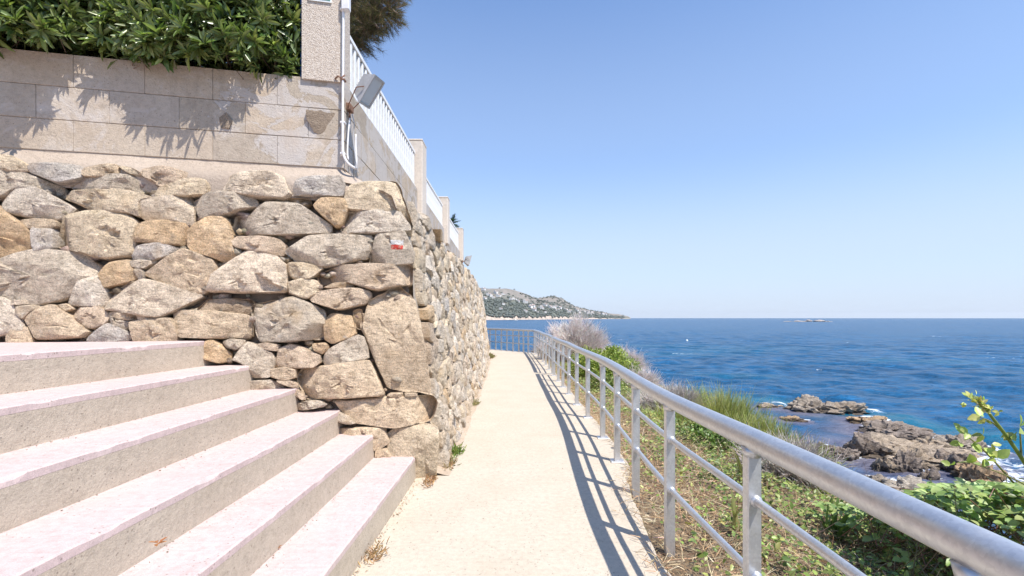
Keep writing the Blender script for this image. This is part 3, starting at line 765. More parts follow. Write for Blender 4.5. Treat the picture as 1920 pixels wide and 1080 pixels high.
def stone_vf(poly, mapf, seed, bulge=None, back=.22, n=None, flat=False, sm=1, lift=0.0, ratio=.05, grow=.015, quoin=False):
    r_ = np.random.default_rng(seed+1000)
    A, c = area_c(np.array(poly))
    if A < 0: poly = poly[::-1]; A = -A
    size = math.sqrt(A)
    if not flat: poly = simplify(poly, .085*size)
    if n is None: n = int(np.clip(size*150, 16, 68))
    P, L = resample(poly, n, sm, ratio)
    A, c = area_c(P); A = max(abs(A), 1e-5)
    if np.any(c < P.min(0)) or np.any(c > P.max(0)): c = P.mean(0)
    if flat:
        P = P+np.array([[mn.noise(Vector((p_[0]*k_, p_[1]*k_, 5.0+k_)))*am for k_, am in ((9, .028), (31, .012))] for p_ in P])
    if not flat:
        q_ = P-c; P = c+q_*(1+grow/np.maximum(np.linalg.norm(q_, axis=1), .05))[:, None]
    if bulge is None: bulge = min(.026+.07*size, .045)*r_.uniform(.75, 1.25)
    rings = [(.90, -back), (.985, -back*.55), (1.0, -.028), (.975, None), (.93, None), (.85, None), (.74, None), (.62, None), (.50, None), (.38, None), (.26, None), (.13, None)] if size > .09 else [(.85, -back*.6), (1.0, -.012), (.88, None), (.62, None), (.3, None)]
    if quoin: rings = [(.965, -back), (.985, -back*.66), (.99, -back*.33)]+rings[2:]
    if flat: rings = [(1.0, -.01), (.985, None), (.9, None), (.6, None), (.3, None)]
    prof = {.85: .97, .74: 1, .50: 1, .26: 1, .13: 1, 1.0: 0, .985: .6, .975: .52, .93: .86, .9: .92, .88: .85, .78: .97, .62: .98, .60: 1.0, .38: 1.0, .3: 1, .17: 1.0}
    ta, tb = r_.normal(0, .13), r_.normal(.03, .13)
    planes = [(r_.uniform(0, 6.28), r_.uniform(-.25, .15), r_.uniform(.10, .34)) for _ in range(3)]+[(r_.uniform(0, 6.28), r_.uniform(.25, .6), r_.uniform(.5, 1.3)) for _ in range(3)]
    off = Vector(r_.uniform(-50, 50, 3))
    ns_ = int(np.clip(4+size*26, 5, 14)); sites = c+r_.normal(0, 1, (ns_, 2))*np.array([np.ptp(P[:, 0]), np.ptp(P[:, 1])])*.3
    sh = r_.normal(0, .0055, ns_); sg2 = r_.normal(0, .13, (ns_, 2))+np.array([0, .04])
    V2 = []; D = []
    Rm = math.sqrt(A/math.pi)
    for (sc_, dd) in rings:
        Q = c+(P-c)*sc_
        if dd is not None:
            dj = np.full(n, dd)
        else:
            base = bulge*prof[sc_]
            dj = np.zeros(n)
            for j in range(n):
                q = Q[j]-c
                nz = mn.fractal(Vector((Q[j][0]*7, Q[j][1]*7, 0))+off, .9, 2.1, 4)
                if not flat:
                    ww = Q[j]+np.array([nz*.03, -nz*.02]); kk = int(np.argmin(((sites-ww)**2).sum(1))); base = bulge*prof[sc_]+(sh[kk]+float(np.clip(sg2[kk] @ (Q[j]-sites[kk]), -.018, .018)))*prof[sc_]
                nz2 = abs(mn.noise(Vector((Q[j][0]*14, Q[j][1]*14, 3))+off))
                v = base+(ta*q[0]+tb*q[1])+(nz*.015-nz2*.012)*(1 if not flat else .25)*(.5+.5*prof[sc_])
                if not flat:
                    for (an, dist, sl) in planes:
                        pr = q[0]*math.cos(an)+q[1]*math.sin(an)
                        v = min(v, bulge-(pr-Rm*(dist+.35))*sl)
                dj[j] = v+lift
        if (dd is not None and dd > -.03 or quoin and dd is not None) and not flat:
            dj = dj+np.array([mn.noise(Vector((p_[0]*9, p_[1]*9, 7))+off)*.012 for p_ in Q])
            # jagged outline
            jit = np.array([mn.noise(Vector((p_[0]*16, p_[1]*16, 1))+off) for p_ in Q])[:, None]
            Q = c+(Q-c)*(1+jit*.055)
        V2.append(Q); D.append(dj)
    nr = len(rings)
    V2.append(c[None]); 
    dc = np.array([D[-1].mean()]); D.append(dc)
    Pn = np.concatenate(V2); Dn = np.concatenate(D)
    V = mapf(Pn[:, 0], Pn[:, 1], Dn)
    F = []
    for k in range(nr-1):
        for j in range(n):
            j2 = (j+1) % n; F.append((k*n+j, k*n+j2, (k+1)*n+j2, (k+1)*n+j))
    for j in range(n): F.append(((nr-1)*n+j, (nr-1)*n+(j+1) % n, nr*n))
    return V, F
TINT = {'t': (.56, .46, .35), 'p': (.63, .55, .46), 'g': (.51, .455, .39), 'b': (.50, .475, .455), 'o': (.54, .40, .26), 'c': (.62, .53, .41), 'r': (.54, .44, .35), 'd': (.36, .28, .21), 'w': (.64, .585, .52)}
def offs(ox, oy, s):
    return lambda pts: [(ox+x/s, oy+y/s) for x, y in pts]
A_ = offs(0, 280, 2.842); B_ = offs(360, 300, 2.842); C_ = offs(380, 560, 3.0)
FS = [
 ('c', A_([(-150,50),(60,42),(112,60),(163,92),(155,125),(90,115),(-150,105)])),
 ('b', A_([(160,97),(190,80),(300,82),(420,87),(445,105),(445,132),(400,160),(320,174),(250,160),(175,128)])),
 ('t', A_([(448,105),(500,98),(620,82),(690,123),(640,138),(500,148),(450,138)])),
 ('c', A_([(630,88),(700,100),(750,125),(745,140),(690,128)])),
 ('r', A_([(757,105),(850,95),(950,105),(1030,128),(1020,158),(940,170),(860,190),(800,165),(765,140)])),
 ('g', A_([(-170,110),(100,115),(190,140),(230,165),(330,205),(345,235),(330,262),(280,242),(200,205),(60,207),(25,248),(-170,255)])),
 ('g', A_([(380,185),(450,160),(520,147),(640,140),(738,142),(765,165),(800,212),(806,247),(760,237),(680,217),(560,207),(385,207)])),
 ('c', A_([(830,225),(855,202),(950,175),(1030,157),(1085,160),(1105,200),(1090,235),(1000,245),(900,255),(825,250)])),
 ('w', A_([(22,295),(30,250),(55,212),(120,205),(190,207),(260,245),(330,275),(388,312),(370,340),(330,348),(290,373),(200,370),(110,365),(50,342)])),
 ('c', A_([(345,260),(380,215),(440,208),(560,212),(690,225),(780,245),(820,258),(740,272),(735,320),(742,362),(680,335),(600,325),(520,330),(440,310),(390,285)])),
 ('p', A_([(737,290),(760,262),(860,262),(930,258),(1010,253),(1030,300),(1042,370),(1033,408),(990,395),(930,380),(850,375),(780,376),(745,350)])),
 ('t', A_([(102,375),(200,373),(285,378),(302,400),(280,418),(190,422),(130,410)])),
 ('o', A_([(-170,300),(-10,300),(30,332),(100,390),(140,430),(180,452),(183,515),(120,540),(60,572),(0,612),(-170,620)])),
 ('b', A_([(183,427),(270,421),(283,440),(275,490),(282,530),(195,540),(187,490)])),
 ('c', A_([(345,345),(400,330),(520,336),(640,328),(700,350),(730,385),(723,440),(718,500),(700,560),(640,572),(560,578),(500,560),(400,535),(292,510),(278,470),(300,410)])),
 ('o', A_([(728,462),(745,412),(780,390),(880,379),(960,386),(998,405),(1000,450),(985,510),(900,502),(800,492),(727,490)])),
 ('b', A_([(705,520),(780,505),(860,506),(962,532),(950,550),(880,562),(830,587),(760,597),(708,585)])),
 ('o', A_([(1015,440),(1060,400),(1110,365),(1170,350),(1215,385),(1230,440),(1245,520),(1250,575),(1215,600),(1150,580),(1070,555),(1015,530)])),
 ('g', A_([(-150,620),(40,590),(110,555),(200,538),(320,540),(400,550),(470,590),(548,635),(530,658),(470,685),(420,720),(380,745),(340,790),(280,817),(200,830),(110,815),(40,790),(-150,765)])),
 ('o', A_([(535,660),(590,602),(690,593),(713,640),(725,688),(650,712),(560,732),(537,700)])),
 ('g', A_([(700,597),(760,593),(828,598),(790,620),(760,635),(712,625)])),
 ('b', A_([(717,640),(740,633),(763,650),(765,685),(737,690)])),
 ('t', A_([(772,640),(850,590),(930,557),(990,538),(1060,570),(1130,590),(1146,630),(1110,680),(1085,760),(1000,768),(960,750),(920,720),(860,705),(800,680),(765,665)])),
 ('w', A_([(-150,795),(0,792),(60,817),(90,880),(130,930),(133,960),(60,985),(-150,1010)])),
 ('p', A_([(50,802),(140,805),(166,820),(110,830),(70,826)])),
 ('g', A_([(95,842),(160,832),(228,836),(160,870),(132,903),(97,872)])),
 ('w', A_([(360,790),(400,740),(430,700),(520,667),(535,710),(558,760),(550,800),(553,833),(480,838),(400,838),(355,825)])),
 ('t', A_([(312,832),(352,824),(388,848),(350,862)])),
 ('p', A_([(560,830),(565,770),(600,735),(680,705),(770,694),(860,712),(920,740),(1000,768),(1080,777),(1078,800),(1020,835),(960,850),(900,880),(850,893),(740,875),(640,860),(570,855)])),
 ('t', A_([(140,905),(180,865),(290,832),(340,852),(400,900),(450,940),(478,970),(440,1000),(330,1012),(200,1008),(155,960)])),
 ('r', A_([(375,870),(420,847),(520,844),(570,872),(583,900),(560,933),(490,950),(450,943),(410,905)])),
 ('t', A_([(580,868),(700,876),(728,893),(718,908),(640,908),(590,885)])),
 ('t', A_([(727,887),(800,890),(818,903),(742,910)])),
 ('g', A_([(597,887),(640,910),(690,920),(693,940),(660,960),(610,940),(587,915)])),
 ('b', A_([(470,1030),(480,1000),(520,965),(590,933),(640,952),(703,990),(712,1030)])),
 ('t', A_([(702,920),(800,910),(908,902),(928,950),(938,985),(930,1030),(720,1030),(712,1000)])),
 ('t', A_([(45,987),(90,957),(145,952),(163,985),(170,1030),(45,1030)])),
 ('t', A_([(925,880),(960,857),(1060,855),(1160,875),(1300,880),(1338,905),(1338,960),(1328,1003),(1230,1010),(1100,1005),(952,1000),(932,940)])),
 ('d', A_([(1050,852),(1110,800),(1200,795),(1330,802),(1343,830),(1312,878),(1160,870)])),  # dark tint paints in the shade on this set-back stone
 ('p', B_([(75,97),(150,75),(290,60),(420,62),(480,90),(520,140),(523,183),(480,205),(380,205),(300,185),(200,170),(120,165),(87,140)])),
 ('g', B_([(8,220),(60,190),(150,178),(260,180),(330,205),(342,240),(290,268),(190,290),(110,305),(50,315),(20,285)])),
 ('b', B_([(532,150),(560,102),(620,88),(700,98),(790,90),(812,130),(803,193),(740,200),(650,200),(560,190),(530,185)])),
 ('c', B_([(820,165),(850,130),(950,122),(1030,108),(1090,112),(1122,170),(1152,250),(1172,340),(1160,370),(1140,330),(1110,275),(1000,265),(900,275),(840,260),(815,200)])),
 ('g', B_([(210,320),(230,298),(310,292),(350,260),(400,230),(500,225),(570,240),(640,275),(700,310),(730,340),(736,385),(650,388),(560,380),(470,385),(380,398),(300,402),(215,398)])),
 ('d', B_([(505,205),(620,205),(628,232),(560,232),(508,222)])),
 ('o', B_([(652,250),(690,212),(760,202),(808,210),(828,258),(800,300),(793,345),(760,345),(720,310),(682,275)])),
 ('w', B_([(802,330),(815,277),(900,272),(1000,275),(1100,272),(1150,322),(1170,372),(1120,380),(1000,378),(920,393),(840,390),(798,370)])),
 ('r', B_([(217,430),(240,408),(350,406),(450,420),(493,450),(496,488),(470,505),(400,488),(300,480),(232,465)])),
 ('g', B_([(500,480),(540,432),(620,404),(740,394),(860,398),(956,402),(953,450),(938,520),(900,545),(800,555),(700,567),(620,548),(540,530),(507,505)])),
 ('G', B_([(985,395),(1080,378),(1130,382),(1162,430),(1182,500),(1175,548),(1060,558),(950,552),(950,490),(977,440)])),
 ('p', B_([(75,660),(110,610),(180,560),(230,512),(290,483),(380,490),(450,517),(498,560),(510,640),(503,698),(430,720),(300,713),(150,703),(72,698)])),
 ('c', B_([(507,560),(530,548),(620,556),(698,572),(660,605),(630,630),(542,630),(515,600)])),
 ('r', B_([(662,610),(720,582),(800,562),(900,562),(1000,572),(1080,567),(1172,556),(1178,600),(1160,658),(1080,680),(980,690),(900,675),(840,650),(760,657),(690,665),(664,637)])),
 ('c', B_([(517,652),(600,637),(658,647),(688,690),(640,713),(610,736),(560,720),(522,705)])),
 ('r', B_([(702,680),(760,657),(820,652),(858,678),(780,687)])),
 ('r', B_([(632,735),(680,702),(760,692),(880,684),(938,697),(953,725),(918,765),(860,790),(780,794),(700,780),(642,755)])),
 ('g', B_([(312,780),(360,747),(450,727),(540,730),(640,760),(698,800),(703,870),(710,948),(650,973),(560,965),(450,973),(362,970),(327,890)])),
 ('o', B_([(712,860),(740,822),(800,816),(850,832),(868,890),(868,930),(800,953),(750,976),(712,950)])),
 ('d', B_([(860,812),(900,800),(905,860),(895,900),(872,885)])),
 ('T', [(677,610),(682,590),(694,564),(719,546),(750,537),(765,553),(779,567),(789,592),(798,620),(804,650),(811,690),(812,715),(810,737),(757,735),(727,727),(713,703),(700,677),(692,660),(690,640),(681,627)]),
 ('o', C_([(0,250),(60,237),(110,265),(153,310),(148,345),(90,356),(30,345),(-30,315),(-20,270)])),
 ('g', C_([(117,245),(160,230),(228,237),(218,268),(190,283),(142,273)])),
 ('g', C_([(202,290),(250,247),(320,267),(388,310),(403,350),(393,400),(378,438),(300,450),(250,440),(250,370),(180,360),(172,345)])),
 ('r', C_([(300,260),(360,250),(428,260),(423,293),(370,288)])),
 ('r', C_([(412,385),(427,330),(432,282),(500,260),(600,287),(653,317),(658,355),(620,383),(520,390)])),
 ('o', C_([(622,257),(688,252),(708,275),(670,308),(632,290)])),
 ('g', C_([(680,345),(702,292),(760,252),(860,212),(903,217),(928,260),(933,333),(860,348),(760,363),(692,378)])),
 ('t', C_([(527,440),(560,402),(650,387),(780,367),(938,346),(968,372),(998,440),(1023,510),(1022,545),(960,558),(860,550),(780,558),(680,563),(582,563),(542,510)])),
 ('t', C_([(392,397),(480,392),(517,402),(518,443),(460,453),(392,438)])),
 ('r', C_([(417,460),(500,462),(528,482),(528,503),(450,480)])),
 ('g', C_([(255,467),(380,462),(448,493),(430,515),(255,515)])),
 ('r', C_([(512,517),(538,517),(573,560),(568,570),(522,545)])),
 ('g', C_([(515,592),(560,580),(640,574),(693,592),(688,605),(600,617),(510,630)])),
 ('t', C_([(737,577),(850,557),(930,562),(1020,562),(1100,557),(1200,550),(1290,547),(1318,600),(1312,640),(1280,690),(1150,705),(1080,720),(940,718),(860,700),(828,660),(742,602)])),
 ('t', C_([(1042,545),(1060,533),(1120,531),(1124,549),(1060,555)])),
 ('t', C_([(1140,531),(1200,531),(1204,544),(1142,549)])),
 ('g', C_([(765,642),(820,662),(856,700),(800,702),(760,690)])),
 ('t', C_([(760,737),(860,727),(1010,727),(1038,770),(1048,810),(1020,833),(975,850),(760,800)])),
 ('c', C_([(1047,770),(1082,737),(1180,722),(1275,712),(1325,750),(1335,850),(1325,950),(1308,1030),(1250,1050),(1200,1030),(1180,900),(1040,880),(1042,810)])),
 ('t', C_([(975,852),(1030,847),(1050,872),(1060,900),(975,900)])),
]
wall = empty('stone_wall', (-.7, 4.0, 0), 'tall dry stone retaining wall of tan and grey boulders, cornering beside the path', 'stone wall')
x0, z0 = px_front(733, 459.5); x1, z1 = px_front(757.5, 451.5); xr0, zr0 = px_front(735, 468.5); xr1, zr1 = px_front(757, 460.5)
M['stone_blaze'] = mat_stone('stone with waymark paint', [(x0, x1, z0, z1, (.80, .79, .78)), (xr0, xr1, zr0, zr1, (.66, .05, .035))])
for k, (ck, pts) in enumerate(FS):
    poly = [px_front(*p_) for p_ in pts]
    base = {'G': 'g', 'T': 't'}.get(ck, ck)
    col = np.array(TINT[base])*random.uniform(1.08, 1.3)*np.array([1.07, 1.01, .93])
    bl = None; lift = 0
    if ck == 'd': lift = -.05
    if ck == 'G': bl = .03
    qn = max(p_[0] for p_ in pts) > 748 and ck not in 'd'
    V, F = stone_vf(poly, front_map, k, back=.36 if qn else .26, bulge=bl, lift=lift, quoin=qn)
    o = build('stone', V, F, M['stone_blaze'] if ck == 'G' else M['stone'], wall, smooth=True, col=np.repeat(col[None], len(V), 0), sharp=24)
    if ck == 'G': part_label(o, 'grey stone with a painted white and red trail mark')
    if ck == 'T': part_label(o, 'largest stone, a tall upright brown boulder at the corner')

# procedural rubble: relaxed anisotropic Voronoi cells clipped from half planes
def clip(poly, p, nrm):
    out = []
    for i in range(len(poly)):
        a = poly[i]; b = poly[(i+1) % len(poly)]; da = (a-p) @ nrm; db = (b-p) @ nrm
        if da <= 0: out.append(a)
        if (da < 0) != (db < 0) and abs(da-db) > 1e-12: out.append(a+(b-a)*(da/(da-db)))
    return out
def cells(S, x0, x1, z0, z1f, gap, an=1.0):
    res = []
    Q = S*np.array([1, an])
    for i in range(len(S)):
        d = np.linalg.norm(Q-Q[i], axis=1); nb = np.argsort(d)[1:18]
        poly = [np.array(v) for v in ((x0, z0*an), (x1, z0*an), (x1, 9*an), (x0, 9*an))]
        for j in nb:
            nv = Q[j]-Q[i]; l = np.linalg.norm(nv); nv /= l
            poly = clip(poly, (Q[i]+Q[j])/2-nv*gap/2, nv)
            if len(poly) < 3: break
        if len(poly) < 3: continue
        P = np.array(poly)/np.array([1, an])
        P[:, 1] = np.minimum(P[:, 1], z1f(P[:, 0])+.03*np.sin(P[:, 0]*9))
        A, c = area_c(P)
        if abs(A) < .0008: continue
        res.append(P)
    return res
def scatter(x0, x1, z1f, rad, seed, tries=9000):
    r_ = np.random.default_rng(seed); pts = []
    for _ in range(tries):
        x = r_.uniform(x0, x1); z = r_.uniform(0, z1f(x)); rr_ = rad(x)*r_.choice([.55, .8, 1.1, 1.45], p=[.3, .3, .25, .15])
        if all((x-a)**2+((z-b)*1.55)**2 > (max(rr_, c)*.95)**2 for a, b, c in pts): pts.append((x, z, rr_))
    return np.array(pts)[:, :2]
def side_top(s): return np.interp(s, [0, .25, .9, 2.2, 7, 12, 16, 30], [2.36, 2.30, 2.22, 2.24, 2.25, 2.16, 2.1, 2.0])
SL = 19.0
S = scatter(.16, SL, side_top, lambda s: .21 if s < 9 else .25, 5, 12000)
sc_cells = cells(S, .22, SL, -.05, side_top, .016, 1.45)
sc_cells.sort(key=lambda P: P[:, 0].mean())
far_parts = []; cnt = 0
for k, P in enumerate(sc_cells):
    s_ = P[:, 0].mean()
    ck = random.choices('ptgcwbor', [6, 5, 4, 6, 5, 2, 1.2, 2])[0]
    col = np.array(TINT[ck])*random.uniform(.92, 1.12)*np.array([1.05, 1.02, .98])
    jit = np.random.default_rng(k).normal(0, .012, P.shape); P = P+jit
    V, F = stone_vf(list(P), side_map, 500+k, back=.14, n=18 if s_ < 5 else 12, bulge=random.uniform(.03, .075))
    if cnt < 215:
        build('stone', V, F, M['stone'], wall, smooth=True, col=np.repeat(col[None], len(V), 0), sharp=24); cnt += 1
    else: far_parts.append((V, F, np.repeat(col[None], len(V), 0)))
V, F = merge([(a, b) for a, b, c in far_parts]); 
tag(build('distant_stones', V, F, M['stone'], wall, smooth=True, col=np.concatenate([c for a, b, c in far_parts]), sharp=38), kind='stuff')
# left of the picture the front face goes on
lx0 = px_front(-62, 500)[0]
S = scatter(-5.6, lx0-.08, lambda x: 2.36, lambda s: .42, 9, 1500)
for k, P in enumerate(cells(S, -5.6, lx0, .9, lambda x: x*0+2.36, .02, 1.45)):
    V, F = stone_vf(list(P), front_map, 900+k, back=.2)
    build('stone', V, F, M['stone'], wall, smooth=True, col=np.repeat(np.array([TINT[random.choice('tpgco')]]), len(V), 0), sharp=38)
# core behind the stones
fa = np.linspace(-7, -.70, 90); fb = np.linspace(-.05, 2.42, 40)
A2, B2 = np.meshgrid(fa, fb, indexing='ij'); A2 = -7+(A2+7)*((-.662-.123*B2+7)/(-.70+7))
D2 = -.115+(fbm(A2*6, B2*6, 4)-.5)*.05
build('wall_core', front_map(A2, B2, D2).reshape(-1, 3), grid_faces(90, 40), M['darkmortar'], wall, smooth=True)
sa = np.linspace(.105, SL+.5, 260); sb = np.linspace(-.05, 1, 30)
A2, B2 = np.meshgrid(sa, sb, indexing='ij'); B2 = B2*side_top(A2)
D2 = -.045+(fbm(A2*7, B2*7, 6)-.5)*.05
build('wall_core', side_map(A2, B2, D2).reshape(-1, 3), grid_faces(260, 30), M['sidecore'], wall, smooth=True)
# small rubble wedged in the joints of the front
n = 1500; a = rng.uniform(-4.6, -.80, n); b = rng.uniform(0, 2.36, n); ok = a < -.66-.118*b-.08; a, b = a[ok], b[ok]
C = front_map(a, b, rng.uniform(-.085, -.03, len(a))); v, f, c = blobs(C, rng.uniform(.016, .048, len(a)), palette([(.5, .41, .31), (.46, .40, .33), (.38, .30, .23)], len(a)), .7, .2)
tag(build('rubble_fill', v, [f], M['stone'], wall, col=c), kind='stuff')
# mortar ledge above the stones (front slope, then side slope)
def blk_y(X): return 4.32+.2117*X
au = np.linspace(-7, -.93, 170); V = []
prof = [(-.13, 2.25), (-.15, 2.36), (-.13, 2.42), (-.09, 2.465), (-.045, 2.51), (-.02, 2.545), (.0, 2.56), (.05, 2.56)]
for j, x in enumerate(au):
    fade = np.clip((x+1.45)/.5, 0, 1)
    for (dy, z) in prof:
        nz = float(fbm(x*5, z*9, 3))-.5; n2 = float(fbm(x*1.6, 1.7, 3))-.5
        zz2 = z*(1-fade)+min(z, 2.30)*fade
        yy = blk_y(x)+dy+nz*.05+n2*.04+.03
        V.append((x, yy, zz2+nz*.025+n2*.05))
build('mortar_ledge', np.array(V), grid_faces(len(au), len(prof)), M['mortar'], wall, smooth=True)
ss = np.linspace(0, 18.5, 160); V = []
for s_ in ss:
    x, y, nx, ny = wall_base(s_); zt = float(side_top(s_))
    for q, (w, dz) in enumerate([(-.05, -.14), (-.08, -.05), (-.16, -.01), (-.32, .02), (-.52, .06), (-.70, .08), (-2.5, .02)]):
        o_ = -.123*zt+w; nz = float(fbm(s_*4, w*5+9, 3))-.5
        V.append((x+nx*o_, y+ny*o_, zt+dz+nz*.06))
build('mortar_ledge', np.array(V), grid_faces(len(ss), 7), M['mortar'], wall, smooth=True)

# ------------------------------------------------------------------ block wall
bw = empty('block_wall', (-2.5, 3.9, 2.55), 'weathered cement block garden wall with grey render patches, above the boulders', 'wall')
XS = -1.41; ZR = [2.553, 2.787, 3.037, 3.287]
def zdrop(Y): return -.022*np.maximum(0, Y-4.05)
def hexa(P): return np.array(P), [(0, 1, 3, 2), (4, 6, 7, 5), (0, 4, 5, 1), (2, 3, 7, 6), (0, 2, 6, 4), (1, 5, 7, 3)]
def bevel_hexa(c, hu, hv, hw, U, Vv, Wv, b):
    v, f = box_vf(-hu, hu, -hv, hv, -hw, hw, b)
    return np.array([c+U*p_[0]+Vv*p_[1]+Wv*p_[2] for p_ in v]), f
U = np.array([1, .2117, 0]); U /= np.linalg.norm(U); Nf = np.array([.2117, -1, 0]); Nf /= np.linalg.norm(Nf); Zv = np.array([0, 0, 1.0])
m_ = []
v, f = box_vf(0, 1, 0, 1, 0, 1)
cor = [(-7, blk_y(-7)+.006), (XS-.012, blk_y(XS)+.006), (XS-.012, 13.35), (XS-.2, 13.35), (XS-.2, blk_y(XS)+.22), (-7, blk_y(-7)+.2)]
V = []; 
for (x, y) in cor: V.append((x, y, 2.2)); 
for (x, y) in cor: V.append((x, y, 3.275+float(zdrop(y))))
F = [(0, 1, 2, 3, 4, 5)[::-1], (6, 7, 8, 9, 10, 11)]+[(k, (k+1) % 6, 6+(k+1) % 6, 6+k) for k in range(6)]
build('mortar_bed', V, F, M['mortar'], bw)
for r_i in range(3):
    za, zb = ZR[r_i]+.0022, ZR[r_i+1]-.0022
    x = XS; first = True; off_ = [.0, .2325, 0][r_i]
    joints = [XS]
    xx = -3.31+off_+.465*6
    while xx > XS-.12: xx -= .465
    while xx > -7: joints.append(xx); xx -= .465
    for a, b in zip(joints[:-1], joints[1:]):
        xa, xb = a-.0009, b+.0009; c = np.array([(xa+xb)/2, blk_y((xa+xb)/2), (za+zb)/2])-Nf*.1
        c = c+Nf*random.uniform(-.002, .002)
        V, F = bevel_hexa(c, (xa-xb)/2*TH_, .1, (zb-za)/2, U, Nf, Zv, .0025)
        build('block', V, F, M['block'], bw)
for r_i in range(3):
    y = float(blk_y(XS))+[.0, .23, .0][r_i]+.003
    y0_ = float(blk_y(XS))+.004; k = 0
    edges = [y0_]; yy = y0_+[.25, .46, .25][r_i]
    while yy < 13.3: edges.append(yy); yy += .465
    edges.append(13.35)
    for a, b in zip(edges[:-1], edges[1:]):
        P = []
        for xq in (XS-.1, XS+random.uniform(-.002, .003)):
            for yq in (a+.0035, b-.0035):
                for zq in (ZR[r_i]+.004, ZR[r_i+1]-.004): P.append((xq, yq, zq+float(zdrop(yq))*(1 if r_i == 2 else .9)))
        v, f = hexa(P); build('block', v, f, M['block'], bw)
    # lower side courses, below the front ledge
edges = np.arange(float(blk_y(XS))+.3, 13.3, .465)
for a in edges:
    P = []
    for xq in (XS-.1, XS+.001):
        for yq in (a+.0035, a+.4615):
            for zq in (2.30, ZR[0]-.004): P.append((xq, min(yq, 13.34), zq+float(zdrop(yq))*.8))
    v, f = hexa(P); build('block', v, f, M['block'], bw)
def px_blk(px, py):
    u_ = (px-960)/F0; Y = 4.32/(1-.2117*u_); return u_*Y, EYE+(HZ-py)/F0*Y
def blk_map(a, b, d): return np.stack([a+Nf[0]*d, blk_y(a)+Nf[1]*d, b+0*a], -1)
Dz = offs(380, 140, 5.4)
for mat, pts in [
  ('roughplaster', Dz([(1050,370),(1200,375),(1385,400),(1388,630),(1250,610),(1110,590),(1080,480)])),
  ('roughplaster', Dz([(160,400),(260,380),(290,470),(260,540),(170,540)])),
 ]:
    poly = [px_blk(*p_) for p_ in pts]
    V, F = stone_vf(poly, blk_map, 77+len(pts), bulge=.001 if mat == 'plaster' else .003, flat=True, n=90, sm=1, lift=.0015 if pts[0] == (380+330/5.4, 140+250/5.4) else .003)
    build('render_patch', V, F, M[mat], bw, smooth=True, sharp=60)
gz = np.array([(-9, 3.4, 2.9), (XS-.15, 4.2, 2.95), (XS-.15, 13.2, 2.3), (-2.4, 17, 1.8), (-9, 20, 1.9)])
o = build('garden_ground', gz, [(0, 1, 2, 3, 4)], M['soil'], center=False); tag(o, kind='structure')

# ------------------------------------------------------------------ pillars, white fence, sign
Yf = lambda X: 4.295+.2117*X
pl = empty('gate_pillar', (-1.57, 4.05, 3.29), 'pebbledash corner pillar with a green sign and white conduit, beside the hedge', 'pillar')
xa, xb = -1.722, -1.428
def pillar_prism(xa, xb, z0, z1, dep, mat, parent, grow=0):
    P = [(xa-grow, Yf(xa)-grow), (xb+grow, Yf(xb)-grow), (xb+grow, Yf(xb)+dep+grow), (xa-grow, Yf(xa)+dep+grow)]
    V = [(x, y, z0) for x, y in P]+[(x, y, z1) for x, y in P]
    return build('shaft' if not grow else 'cap', V, [(3, 2, 1, 0), (4, 5, 6, 7)]+[(k, (k+1) % 4, 4+(k+1) % 4, 4+k) for k in range(4)], mat, parent)
pillar_prism(xa, xb, 3.262, 4.62, .235, M['pebble'], pl)
pillar_prism(xa, xb, 4.62, 4.69, .235, M['cream'], pl, .03)
sg = empty('small_sign', (-1.57, Yf(-1.57), 3.95), 'small green and white number plate on the pebbledash pillar, cut by the picture edge', 'sign')
def sign_pt(x, z, d): return (x, Yf(x)-d, z)
sx0, sx1, sz0, sz1 = -1.672, -1.492, 3.905, 4.045
def plate(name, a, b, c, d, t0, t1, mat):
    V = [sign_pt(x, z, t_) for t_ in (t0, t1) for (x, z) in ((a, c), (b, c), (b, d), (a, d))]
    return build(name, V, [(0, 1, 2, 3), (7, 6, 5, 4), (0, 4, 5, 1), (1, 5, 6, 2), (2, 6, 7, 3), (3, 7, 4, 0)], mat, sg)
plate('plate', sx0, sx1, sz0, sz1, .002, .012, M['signwhite'])
plate('panel', sx0+.008, sx1-.008, sz0+.014, sz1-.012, .0125, .016, M['signgreen'])
fc = bpy.data.curves.new('digits', 'FONT'); fc.body = '888 886 382'; fc.size = .033; fc.extrude = .0008; fc.align_x = 'CENTER'
to = bpy.data.objects.new('digits_tmp', fc); COL.objects.link(to)
bpy.context.view_layer.update(); dg = bpy.context.evaluated_depsgraph_get()
tm = bpy.data.meshes.new_from_object(to.evaluated_get(dg)); bpy.data.objects.remove(to)
tm.materials.clear(); tm.materials.append(M['signwhite'])
d_o = bpy.data.objects.new('digits', tm); COL.objects.link(d_o); d_o.parent = sg
d_o.location = (-1.582+1.57, Yf(-1.582)-.0175-Yf(-1.57), sz0+.020-3.95); d_o.rotation_euler = (R(90), 0, math.atan(.2117))
